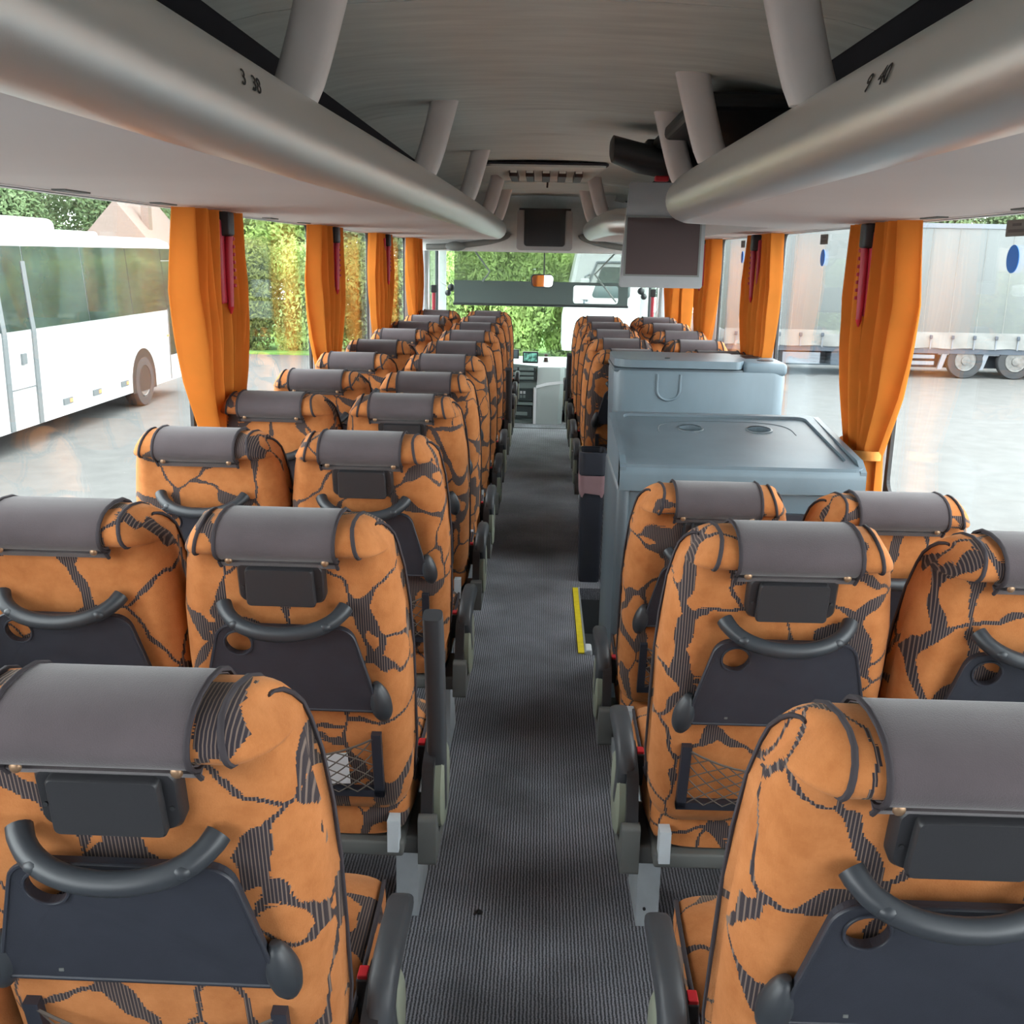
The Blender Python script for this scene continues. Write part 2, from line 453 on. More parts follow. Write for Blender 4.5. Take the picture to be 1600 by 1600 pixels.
def tag(o, label, cat, group=None):
    o['label'] = label; o['category'] = cat
    if group: o['group'] = group
    return o
def thing(name, label, cat, loc=(0, 0, 0), group=None, rotz=0.0):
    o = bpy.data.objects.new(name, None); o.empty_display_size = 0.1
    COL.objects.link(o); o.location = loc; o.rotation_euler = (0, 0, rotz)
    return tag(o, label, cat, group)
def struct(o):
    o['kind'] = 'structure'
    return o
def copy_tree(o, parent=None):
    c = o.copy(); COL.objects.link(c); c.parent = parent
    for ch in list(o.children): copy_tree(ch, c)
    return c
def round_poly(pts, rs, seg=6):
    out = []; n = len(pts)
    if not isinstance(rs, (list, tuple)): rs = [rs] * n
    for i in range(n):
        p = Vector((*pts[i], 0)); a = Vector((*pts[i - 1], 0)); b = Vector((*pts[(i + 1) % n], 0))
        r = rs[i]
        if r <= 0: out.append((p.x, p.y)); continue
        u = (a - p).normalized(); w = (b - p).normalized()
        ang = u.angle(w); d = min(r / math.tan(ang / 2), 0.48 * min((a - p).length, (b - p).length)); rr = d * math.tan(ang / 2)
        c = p + (u + w).normalized() * (rr / math.sin(ang / 2))
        s = p + u * d; e = p + w * d
        v0 = s - c; v1 = e - c; tot = v0.angle(v1)
        sg = 1 if v0.cross(v1).z > 0 else -1
        for k in range(seg + 1):
            q = tot * k / seg * sg
            out.append((c.x + v0.x * math.cos(q) - v0.y * math.sin(q), c.y + v0.x * math.sin(q) + v0.y * math.cos(q)))
    return out
def circle(cx, cy, r, n=28, ry=None):
    ry = r if ry is None else ry
    return [(cx + r * math.cos(2 * PI * k / n), cy + ry * math.sin(2 * PI * k / n)) for k in range(n)]
def lerp(a, b, t): return a + (b - a) * t
def interp(x, xs, ys):
    if x <= xs[0]: return ys[0]
    for i in range(1, len(xs)):
        if x <= xs[i]:
            return lerp(ys[i - 1], ys[i], (x - xs[i - 1]) / (xs[i] - xs[i - 1]))
    return ys[-1]

# ================================================================= THE BUS INTERIOR SHELL
WX = 1.20            # inner half width
SILL, WTOP = 0.80, 1.735
Y0, YF = -1.6, 9.70  # rear wall, end of the raised floor

# floor with the stair well at the middle door
def floor_piece(x0, x1, y0, y1, name='floor'):
    return struct(MB().box(x0, x1, y0, y1, -0.06, 0.0).build(name, 'carpet'))
SW = (0.215, 1.2, 3.98, 4.86)   # stair well
bm = MB()
bm.plate([(-WX, Y0), (WX, Y0), (WX, YF), (-WX, YF)],
         [[(SW[0], SW[2]), (SW[1] - 0.02, SW[2]), (SW[1] - 0.02, SW[3]), (SW[0], SW[3])]], lambda p: (p[0], p[1], 0.0), (0, 0, -0.06))
floor = struct(bm.build('floor', 'carpet'))
MB().box(-WX, WX, YF - 0.012, YF + 0.014, -0.05, 0.004).build('edge_strip', 'rubber', floor)
lowf = struct(MB().box(-WX, WX, YF, 12.4, -0.28, -0.20).build('floor_front', 'carpet'))
MB().box(-WX, WX, YF + 0.002, YF + 0.02, -0.2, -0.055).build('riser', 'carpet', lowf)
well = struct(MB().box(SW[0] - 0.04, SW[1], SW[2] - 0.04, SW[3] + 0.04, -0.70, -0.66).build('floor_stairwell', 'grey_cloth_dark'))
for i, (a, b, z) in enumerate([(SW[0], 0.50, -0.24), (0.50, 0.82, -0.46)]):
    MB().box(a, b, SW[2] - 0.02, SW[3] + 0.02, -0.66, z).build('step', 'grey_cloth_dark', well)
MB().box(SW[0] - 0.03, SW[0], SW[2], SW[3], -0.66, -0.058).build('side_panel', 'grey_cloth_dark', well)
MB().box(SW[0], SW[1], SW[2] - 0.03, SW[2], -0.66, -0.058).build('side_panel', 'grey_cloth_dark', well)
MB().box(SW[0], SW[1], SW[3], SW[3] + 0.03, -0.66, -0.058).build('side_panel', 'grey_cloth_dark', well)

# side walls below and above the windows
WALL = {}
PIL = [-0.25, 1.70, 3.60, 5.48, 7.30, 9.20, 10.55]
for sgn, side in ((-1, 'left'), (1, 'right')):
    w = struct(MB().box(*sorted((sgn * WX, sgn * (WX + 0.06))), Y0, 12.4, -0.7, SILL - 0.03).build('wall_' + side, 'wall'))
    WALL[sgn] = w
    MB().rbox(*sorted((sgn * (WX - 0.05), sgn * (WX + 0.055))), Y0, 10.6, SILL - 0.035, SILL, 0.008).build('sill', 'pillar', w, 40)
    MB().box(*sorted((sgn * (WX - 0.01), sgn * (WX + 0.06))), Y0, 12.4, WTOP - 0.005, 2.2).build('cornice', 'under', w)
    for i, p in enumerate(PIL):
        hw = 0.028 if p < 10 else 0.08
        MB().rbox(*sorted((sgn * (WX - 0.02), sgn * (WX + 0.03))), p - hw, p + hw, SILL - 0.01, WTOP, 0.01).build('pillar', 'pillar', w, 40)
    for i in range(len(PIL) - 1):
        a, b = PIL[i] + 0.045, PIL[i + 1] - 0.045
        wn = struct(MB().box(*sorted((sgn * (WX + 0.025), sgn * (WX + 0.031))), a, b, SILL, WTOP).build('window_%d' % (i + 1 + (0 if sgn < 0 else 6)), 'glass'))
        rb = MB()
        rb.plate([(a, SILL - 0.01), (b, SILL - 0.01), (b, WTOP), (a, WTOP)],
                 [round_poly([(a + 0.03, SILL + 0.028), (b - 0.03, SILL + 0.028), (b - 0.03, WTOP - 0.006), (a + 0.03, WTOP - 0.006)], 0.05)],
                 lambda p: (sgn * (WX + 0.012), p[0], p[1]), (sgn * 0.012, 0, 0))
        rb.build('gasket', 'rubber', wn)
struct(MB().box(-WX, WX, Y0 - 0.05, Y0, -0.3, 2.3).build('wall_rear', 'wall'))
struct(MB().box(-1.27, 1.27, Y0 - 0.05, 12.4, 2.28, 2.33).build('roof', 'bulk'))

# ceiling: arched panels with seams
CEIL = [(0, 2.17), (0.25, 2.165), (0.45, 2.155), (0.56, 2.146), (0.66, 2.132), (0.74, 2.112)]
def ceil_panel(y0, y1, m, edge=True, drop=0.0):
    prof = [(-x, z - drop) for x, z in reversed(CEIL)] + [(x, z - drop) for x, z in CEIL[1:]]
    ring = prof + [(x, z + 0.015) for x, z in reversed(prof)]
    return MB().grid([[(x, y0, z) for x, z in ring], [(x, y1, z) for x, z in ring]], close_u=True, caps=True)
ce = None
for (a, b, m, d) in ((Y0, 2.55, 'ceiling', 0), (2.556, 4.37, 'ceiling', 0), (4.378, 6.2, 'ceiling_light', 0), (6.205, 8.35, 'ceiling_light', 0), (8.358, 10.2, 'ceiling_light', 0.012)):
    if ce is None:
        ce = struct(ceil_panel(a, b, m).build('ceiling', m, smooth=30))
    else:
        ceil_panel(a, b, m, drop=d).build('ceiling_panel', m, ce, 30)
# dark lining between ceiling and side wall, behind the racks
for sgn in (-1, 1):
    pr = [(0.735, 2.121), (0.92, 2.05), (1.10, 1.93), (1.19, 1.80), (1.195, 1.80), (1.195, 2.16), (0.74, 2.16)]
    MB().prism([(sgn * x, z) for x, z in pr], 'y', Y0, 10.2).build('rack_lining', 'rack_dark', ce)

# ================================================================= LUGGAGE RACKS
def rack(name, sgn, path, label, struts, numbers, under_end=None):
    """path: (inner x, y) from rear to front; cross-section bulges towards the aisle"""
    t = thing(name, label, 'luggage rack', (0, path[0][1], 1.74))
    yo = path[0][1]
    P = [Vector((sgn * x, y, 0)) for x, y in path]
    nrm = []
    for i in range(len(P)):
        d = (P[min(i + 1, len(P) - 1)] - P[max(i - 1, 0)]).normalized()
        n = Vector((d.y, -d.x, 0)) * (1 if sgn > 0 else -1)
        nrm.append(n)
    def pt(i, o, z): q = P[i] + nrm[i] * o; return (q.x, q.y - yo, z - 1.74)
    sec = []
    for k in range(17):
        a = rad(-88 + 192 * k / 16)
        sec.append((0.078 - 0.078 * math.cos(a), 1.825 + 0.083 * math.sin(a)))
    sec2 = sec + [(0.105, 1.885), (0.085, 1.765)]
    MB().grid([[pt(i, o, z) for o, z in sec2] for i in range(len(P))], close_u=True, caps=True).build('front_rail', 'tube', t, 40)
    rows = []
    for i in range(len(P)):
        a = pt(i, 0.074, 1.743); q = (sgn * (WX - 0.012), min(P[i].y, (under_end or 99)) - yo, 1.732 - 1.74)
        mid = (lerp(a[0], q[0], 0.5), lerp(a[1], q[1], 0.5), 1.734 - 1.74)
        rows.append([a, mid, q, (q[0], q[1], q[2] + 0.02), (mid[0], mid[1], mid[2] + 0.022), (a[0], a[1], a[2] + 0.02)])
    MB().grid(rows, close_u=True, caps=True).build('underside_panel', 'under', t, 30)
    rows = []
    for i in range(len(P)):
        a = pt(i, 0.10, 1.80); q = (sgn * (WX - 0.02), min(P[i].y, (under_end or 99)) - yo, 1.80 - 1.74)
        rows.append([a, q, (q[0], q[1], q[2] - 0.012), (a[0], a[1], a[2] - 0.012)])
    MB().grid(rows, close_u=True, caps=True).build('shelf', 'rack_dark', t)
    # grey service strip along the window with small slots
    for k in range(12):
        yy = path[0][1] + 0.35 + k * 0.62
        if yy > (under_end or 9.6) - 0.3: break
        MB().rbox(*sorted((sgn * 1.13, sgn * 1.165)), yy - yo, yy + 0.14 - yo, -0.012, -0.004, 0.002).build('vent_slot', 'bracket', t)
    for (y, xb) in struts:
        xt = xb - 0.03; zt = interp(xt, [c[0] for c in CEIL], [c[1] for c in CEIL]) + 0.004
        rows = []
        for k in range(9):
            f = k / 8; x = lerp(xb + 0.055, xt, f ** 0.8); z = lerp(1.893, zt, f)
            hw = 0.052 + 0.006 * (f - 0.5) ** 2; dp = 0.030 + 0.012 * f
            # oval facing the aisle: wide along y... the broad face looks at the aisle
            ring = []
            for q in range(16):
                ang = 2 * PI * q / 16
                cx = math.copysign(abs(math.cos(ang)) ** 0.7, math.cos(ang)); sy = math.copysign(abs(math.sin(ang)) ** 0.7, math.sin(ang))
                ring.append((sgn * (x + hw * cx), y - yo + dp * sy, z - 1.74))
            rows.append(ring)
        MB().grid(rows, close_u=True, caps=True).build('strut', 'strut', t, 50)
    for (txt, y, size, mt) in numbers:
        cu = bpy.data.curves.new('number', 'FONT'); cu.body = txt; cu.size = size; cu.align_x = 'CENTER'; cu.extrude = 0.0004; cu.shear = 0.25
        tmp = bpy.data.objects.new('number_tmp', cu); COL.objects.link(tmp)
        bpy.context.view_layer.update()
        me = bpy.data.meshes.new_from_object(tmp.evaluated_get(bpy.context.evaluated_depsgraph_get()))
        bpy.data.objects.remove(tmp)
        xi = interp(y, [p[1] for p in path], [p[0] for p in path])
        # wrap each letter vertex on the rail
        for v in me.vertices:
            along, up, dep = v.co.x * 1.4, v.co.y, v.co.z
            a = rad(6) + up / 0.083
            yy = y + (along if sgn < 0 else -along)
            o_ = 0.078 - (0.0795 + dep) * math.cos(a); z_ = 1.825 + (0.0845 + dep) * math.sin(a)
            xi2 = interp(yy, [p[1] for p in path], [p[0] for p in path])
            v.co = (sgn * (xi2 + o_), yy - yo, z_ - 1.74)
        me.materials.append(M[mt])
        ob = bpy.data.objects.new('seat_number', me); COL.objects.link(ob); ob.parent = t
        ob['label'] = 'seat number %s printed on the silver rail' % txt
    return t
LP = [(0.455, Y0 + 0.02), (0.453, 0), (0.448, 1.2), (0.44, 2.0), (0.42, 2.8), (0.395, 3.8), (0.375, 5), (0.36, 6.2), (0.35, 7.5), (0.34, 9.0), (0.342, 9.5), (0.36, 9.8), (0.42, 10.02), (0.55, 10.17), (0.75, 10.26), (0.98, 10.28)]
rack('luggage_rack', -1, LP, 'long silver fronted luggage rack over the left windows', [(2.22, 0.47), (4.12, 0.42), (5.98, 0.395), (7.8, 0.375), (9.25, 0.365)],
     [('3', 1.588, 0.034, 'ink'), ('38', 1.655, 0.034, 'ink')], 10.2)
RP = [(0.455, Y0 + 0.02), (0.453, 0), (0.45, 1.5), (0.45, 3.2), (0.455, 3.9), (0.475, 4.25), (0.52, 4.45), (0.62, 4.57), (0.78, 4.62), (0.98, 4.63)]
rack('luggage_rack', 1, RP, 'silver fronted luggage rack over the right windows, nearest the camera', [(2.15, 0.47), (3.42, 0.475), (4.30, 0.50)],
     [('9', 1.565, 0.034, 'ink'), ('40', 1.495, 0.034, 'ink')], 4.6)
RP2 = [(0.98, 6.62), (0.75, 6.63), (0.5, 6.7), (0.40, 6.9), (0.365, 7.3), (0.35, 8.2), (0.34, 9.0), (0.342, 9.5), (0.36, 9.8), (0.42, 10.02), (0.55, 10.17), (0.75, 10.26), (0.98, 10.28)]
rack('luggage_rack', 1, RP2, 'short far luggage rack on the right beside the front monitor', [(7.8, 0.375), (9.25, 0.365)], [], 10.2)

MB().box(0.97, 1.188, 4.66, 6.60, 1.735, 1.98).build('service_duct', 'under', WALL[1])
# roof hatch with five vents
h = thing('roof_hatch', 'pale roof ventilation panel with five small brown vents', 'ceiling panel', (0, 7.2, 2.14))
out = round_poly([(-0.37, -0.62), (0.37, -0.62), (0.30, 0.62), (-0.30, 0.62)], 0.04)
slots = []
for k in range(5):
    cx = -0.21 + 0.105 * k
    slots.append([(cx - 0.022, -0.35), (cx + 0.022, -0.35), (cx + 0.022, 0.25), (cx - 0.022, 0.25)])
MB().plate(out, [], lambda p: (p[0], p[1], -0.012), (0, 0, 0.02)).build('panel', 'ceiling_light', h)
MB().plate(round_poly([(-0.385, -0.635), (0.385, -0.635), (0.315, 0.635), (-0.315, 0.635)], 0.04), [out], lambda p: (p[0], p[1], 0.0), (0, 0, 0.012)).build('shadow_gap', 'rack_dark', h)
for k in range(5):
    cx = -0.21 + 0.105 * k
    v = MB().rbox(cx - 0.026, cx + 0.026, -0.30, 0.20, -0.048, -0.004, 0.004).build('vent', 'vent', h)
    MB().rbox(cx - 0.022, cx + 0.022, -0.31, -0.28, -0.026, -0.008, 0.003).build('flap', 'ceiling_light', v)
MB().tube([(0.0, 0.32, -0.01), (0.012, 0.34, -0.04), (0.01, 0.34, -0.075)], 0.007).build('pull_hook', 'vent', h, 40)

# ================================================================= FRONT BULKHEAD, WINDSCREEN
YB = 10.3
bh = struct(MB().plate([(-1.19, 1.63), (1.19, 1.63), (1.19, 2.18), (-1.19, 2.18)],
            [], lambda p: (p[0], YB, p[1]), (0, 0.06, 0)).build('wall_front_bulkhead', 'bulk'))
MB().box(-1.19, 1.19, YB + 0.05, 12.3, 2.12, 2.16).build('cab_ceiling', 'bulk', bh)
MB().box(-1.19, 1.19, YB + 0.06, 12.28, 1.665, 1.70).build('header_shelf', 'bulk', bh)
for sgn in (-1, 1):
    # cloth cheeks above the racks
    MB().prism([(sgn * 0.40, 1.88), (sgn * 0.45, 2.13), (sgn * 0.60, 2.13), (sgn * 0.62, 1.9)], 'y', YB - 0.05, YB - 0.002).build('cheek', 'bulk_dark', bh)
    MB().plate([(sgn * 0.46, 2.02), (sgn * 0.58, 2.02), (sgn * 0.62, 2.125), (sgn * 0.5, 2.125)], [], lambda p: (p[0], 9.3, p[1]), (0, 0.03, 0)).build('lamp_glass', 'metal', bh)
    # curved under-trim of the rack end
    pts = []
    for k in range(15):
        a = PI / 2 * k / 14
        pts.append((sgn * (1.15 - 0.80 * math.sin(a)), YB - 0.02, 1.665 + 0.14 * (1 - math.cos(a)) ** 0.8))
    MB().tube(pts, 0.028, 8).build('trim', 'bulk_dark', bh, 50)
MB().ball((-0.86, YB - 0.06, 1.675), 0.10, 0.06, 0.045).build('speaker_dome', 'bulk_dark', bh, 60)

mon = thing('front_monitor', 'boxy grey ceiling monitor with black screen above the windscreen', 'monitor', (0, 9.85, 1.65))
ol = round_poly([(-0.26, 0.0), (0.26, 0.0), (0.255, 0.36), (-0.255, 0.36)], 0.03)
MB().prism(ol, 'y', 0, 0.42).build('housing', 'tv_grey', mon, 40)
MB().prism(round_poly([(-0.19, 0.035), (0.19, 0.035), (0.19, 0.37), (-0.19, 0.37)], [0.03, 0.03, 0.006, 0.006]), 'y', -0.012, 0.01).build('bezel', 'black_plastic', mon, 40)
MB().prism(round_poly([(-0.15, 0.05), (0.15, 0.05), (0.15, 0.265), (-0.15, 0.265)], 0.01), 'y', -0.018, -0.010).build('screen', 'screen_black', mon)
MB().box(-0.24, 0.24, -0.006, 0.06, 0.357, 0.375).build('top_seal', 'black_plastic', mon)

# windscreen wall: header, pillars, glass
ws = struct(MB().box(-1.22, 1.22, 12.28, 12.36, 1.70, 2.25).build('wall_front', 'bulk'))
MB().box(-1.26, 1.26, 12.28, 12.36, -0.7, 0.42).build('lower_panel', 'dash', ws)
for sgn in (-1, 1):
    MB().prism(round_poly([(sgn * 1.235, 12.3), (sgn * 1.14, 12.3), (sgn * 1.13, 12.2), (sgn * 1.235, 12.15)], 0.02), 'z', 0.3, 1.75).build('screen_pillar', 'bulk', ws, 40)
    MB().rbox(*sorted((sgn * 1.16, sgn * 1.2)), 10.63, 10.72, 0.6, 1.66, 0.015).build('door_post', 'metal', WALL[sgn], 40)
    MB().rbox(*sorted((sgn * 1.165, sgn * 1.195)), 11.55, 11.63, 0.4, 1.66, 0.012).build('door_post', 'rubber', WALL[sgn], 40)
wn = struct(MB().box(-1.14, 1.14, 12.30, 12.308, 0.40, 1.72).build('window_13', 'front_glass'))
for sgn, n in ((-1, 14), (1, 15)):
    struct(MB().box(*sorted((sgn * 1.222, sgn * 1.228)), 10.63, 12.28, 0.45, 1.72).build('window_%d' % n, 'front_glass'))

# roller blind
bl = thing('roller_blind', 'grey sun blind half lowered over the windscreen', 'sun blind', (0, 11.75, 1.06))
MB().plate([(-1.0, 0.25), (0.95, 0.25), (0.95, 0.62), (-1.0, 0.62)], [], lambda p: (p[0], 0, p[1]), (0, 0.003, 0)).build('mesh_sheet', 'blind_mesh', bl)
MB().plate([(-1.0, 0.0), (0.95, 0.0), (0.95, 0.26), (-1.0, 0.26)], [round_poly([(0.34, 0.03), (0.84, 0.03), (0.84, 0.225), (0.34, 0.225)], 0.03)],
           lambda p: (p[0], -0.004, p[1]), (0, 0.003, 0)).build('dark_band', 'blind', bl)
MB().tube([(-1.01, 0, 0), (0.96, 0, 0)], 0.014).build('bottom_bar', 'black_plastic', bl, 50)
for pts in ([(-0.80, 0.62), (-0.60, 0.36), (-0.68, 0.25)], [(0.82, 0.62), (0.57, 0.35), (0.82, 0.05)]):
    MB().tube([(x, -0.03, z) for x, z in pts], 0.010, 6).build('scissor_arm', 'bulk_dark', bl)

mr = thing('rear_view_mirror', 'oblong interior mirror hanging on a thin black rod', 'mirror', (-0.01, 10.9, 1.28), rotz=0.22)
MB().prism(round_poly([(-0.115, 0.0), (0.115, 0.0), (0.125, 0.135), (-0.125, 0.135)], 0.04), 'y', 0, 0.02).build('frame', 'black_plastic', mr, 40)
MB().prism(round_poly([(-0.105, 0.01), (0.105, 0.01), (0.115, 0.125), (-0.115, 0.125)], 0.035), 'y', -0.006, 0.001).build('glass', 'mirror', mr)
MB().tube([(0.02, 0.02, 0.10), (0.02, 0.02, 0.385)], 0.007).build('rod', 'black_plastic', mr)
for sgn, lab in ((-1, 'small black ball jointed mirror stalk by the left windscreen edge'), (1, 'small black ball jointed mirror stalk by the right windscreen edge')):
    g = thing('mirror_stalk', lab, 'mirror', (sgn * 1.12 + 0.03, 12.0, 1.17), 'mirror stalks at the windscreen')
    MB().tube([(sgn * 0.10, 0, 0.14), (sgn * 0.07, 0, 0.11), (sgn * 0.02, 0, 0.08)], 0.010).build('stem', 'metal', g, 50)
    MB().ball((0.0 - sgn * 0.035, -0.02, 0.06), 0.042, 0.03, 0.042).build('head', 'black_plastic', g, 60)
    MB().ball((0.0, -0.02, 0.0), 0.036, 0.03, 0.036).build('head', 'black_plastic', g, 60)
for sgn in (-1, 1):
    g = thing('grab_bar', 'red grab bar with black bracket on the %s door post' % ('left' if sgn < 0 else 'right'), 'grab bar', (sgn * 1.13, 10.8, 0.95))
    MB().tube([(0, 0, 0), (0, 0, 0.26)], 0.018).build('bar', 'hammer_red', g, 50)
    MB().rbox(-0.03, 0.03, -0.02, 0.03, 0.26, 0.34, 0.01).build('clamp', 'black_plastic', g)

# dashboard and centre console
da = thing('dashboard', 'pale grey dashboard top below the windscreen', 'dashboard', (0, 11.25, -0.2))
MB().grid([[(x, y, z) for (y, z) in ((0.15, 0.60), (0.35, 0.66), (0.8, 0.66), (1.02, 0.62), (1.02, 0.3), (0.15, 0.3))] for x in (-1.15, -0.6, 0.0, 0.3, 0.6, 1.15)], close_u=True, caps=True).build('top', 'dash', da, 40)
MB().rbox(0.30, 1.15, 0.12, 1.0, 0.0, 0.5, 0.04).build('lower_body', 'dash', da, 40)
co = thing('centre_console', 'grey driver console with radio, switches and air vents at the aisle end', 'console', (0, 11.22, -0.2))
MB().prism(round_poly([(-0.42, 0.0), (-0.05, 0.0), (-0.03, 0.63), (-0.42, 0.66)], 0.01), 'y', 0.02, 0.25).build('body', 'dash_mid', co, 40)
rows = []
for (z, xr, yy) in ((0.0, 0.24, -0.01), (0.3, 0.25, -0.02), (0.42, 0.26, -0.02), (0.62, 0.26, 0.06)):
    rows.append([(-0.055 + 0.03 * z, -0.02, z), (0.02, yy - 0.04, z), (xr - 0.05, yy - 0.03, z), (xr, yy + 0.05, z), (xr, 0.25, z), (-0.05, 0.25, z)])
MB().grid(rows, close_u=True, caps=True).build('side_fairing', 'dash', co, 50)
MB().grid([[(-0.05, -0.035, 0.395), (0.06, -0.075, 0.43), (0.26, -0.04, 0.455)], [(-0.05, -0.035, 0.425), (0.06, -0.075, 0.465), (0.26, -0.04, 0.485)]]).build('trim_band', 'white', co)
MB().box(-0.075, -0.045, -0.03, 0.02, 0.0, 0.40).build('trim_post', 'white', co)
rad_ = MB().rbox(-0.37, -0.06, -0.012, 0.03, 0.47, 0.62, 0.008).build('radio', 'dash_dark', co)
for z in (0.485, 0.535, 0.585):
    MB().rbox(-0.24, -0.08, -0.022, -0.008, z, z + 0.03, 0.004).build('radio_panel', 'dash_mid', rad_)
    MB().rbox(-0.36, -0.26, -0.022, -0.008, z, z + 0.03, 0.004).build('vent', 'dash_mid', rad_)
sw = MB().rbox(-0.40, -0.08, -0.012, 0.03, 0.25, 0.39, 0.008).build('switch_panel', 'dash_dark', co)
for i in range(3):
    for j in range(2):
        MB().box(-0.26 + i * 0.035, -0.235 + i * 0.035, -0.02, -0.01, 0.285 + j * 0.045, 0.315 + j * 0.045).build('button', 'metal' if j else 'dash_mid', sw)
MB().rbox(-0.40, -0.09, -0.012, 0.03, 0.06, 0.20, 0.008).build('drawer', 'dash_dark', co)
MB().rbox(-0.28, -0.14, -0.022, -0.008, 0.09, 0.13, 0.006).build('drawer_handle', 'dash_mid', co)
MB().rbox(-0.42, -0.08, -0.03, 0.02, 0.205, 0.235, 0.006).build('shelf', 'dash_mid', co)
nv = thing('navigation_screen', 'small tilted navigation screen lit green on the console', 'screen', (-0.12, 11.25, 0.46))
MB().rbox(-0.085, 0.085, 0, 0.03, 0.0, 0.125, 0.01).build('casing', 'black_plastic', nv)
MB().box(-0.07, 0.07, -0.003, 0.002, 0.02, 0.11).build('display', 'nav', nv)
nv = thing('camera_screen', 'dark grey screen on a thin stand left of the navigation screen', 'screen', (-0.32, 11.3, 0.44))
MB().rbox(-0.09, 0.075, 0, 0.03, 0.06, 0.16, 0.01).build('casing', 'black_plastic', nv)
MB().box(-0.08, 0.06, -0.003, 0.002, 0.072, 0.15).build('display', 'nav2', nv)
MB().tube([(0.0, 0.015, 0.0), (0.0, 0.015, 0.06)], 0.006).build('stand', 'black_plastic', nv)
nv = thing('joystick', 'small brown stubby knob on the dashboard right of the screens', 'knob', (0.05, 11.42, 0.46))
MB().ball((0, 0, 0.075), 0.022, 0.022, 0.016).build('cap', 'vent', nv, 60)
MB().cyl((0, 0, 0), 'z', 0.028, 0.0, 0.05, 14, 0.02).build('collar', 'vent', nv, 40)

# ================================================================= SEATS
ALPHA = rad(13)
LEN = 0.80
C_PROF = [(0.006, 0.022), (-0.003, 0.05), (-0.007, 0.12), (-0.008, 0.25), (-0.006, 0.38), (-0.001, 0.50), (0.004, 0.60), (0.004, 0.640), (-0.004, 0.648),
          (-0.018, 0.651), (-0.029, 0.657), (-0.036, 0.666), (-0.038, 0.676), (-0.034, 0.688), (-0.024, 0.699), (-0.006, 0.707), (0.018, 0.709), (0.050, 0.705),
          (0.084, 0.694), (0.110, 0.676), (0.127, 0.652), (0.135, 0.620), (0.138, 0.56), (0.136, 0.47), (0.132, 0.38), (0.132, 0.26), (0.142, 0.12), (0.146, 0.03), (0.12, 0.005), (0.05, 0.004)]
def hwB(s): return interp(s, [0, 0.06, 0.35, 0.52, 0.61, 0.66, 0.695, 0.709], [0.160, 0.172, 0.178, 0.168, 0.155, 0.150, 0.143, 0.138])
def hwF(s): return interp(s, [0, 0.06, 0.35, 0.52, 0.61, 0.66, 0.695, 0.709], [0.206, 0.222, 0.226, 0.219, 0.204, 0.194, 0.177, 0.167])
def seat_pt(x, t, s, dz):
    return (x, t * math.cos(ALPHA) - s * math.sin(ALPHA), 0.420 + dz + s * math.cos(ALPHA) + t * math.sin(ALPHA))
def back_station(a, j, grow=0.0):
    t, s = C_PROF[j]
    if abs(a) <= 1: return (a * hwB(s), t, s)
    b = abs(a) - 1
    f = math.sin(b * PI / 2) ** 0.85; g = b ** 1.5
    te = 0.112 + (t - 0.112) * 0.30; se = s - 0.040 * max(0, (s - 0.50) / 0.209) ** 2
    return (math.copysign(lerp(hwB(s), hwF(s), f), a), lerp(t, te, g), lerp(s, se, g))
def make_backrest(dz):
    rows = []
    for a in (-2, -1.85, -1.66, -1.45, -1.25, -1.1, -1.0, -0.97, -0.6, -0.2, 0.2, 0.6, 0.97, 1.0, 1.1, 1.25, 1.45, 1.66, 1.85, 2):
        rows.append([seat_pt(*back_station(a, j), dz) for j in range(len(C_PROF))])
    return MB().grid(rows, close_u=True, caps=True)
def back_t(s):
    return interp(s, [c[1] for c in C_PROF[:8]], [c[0] for c in C_PROF[:8]])

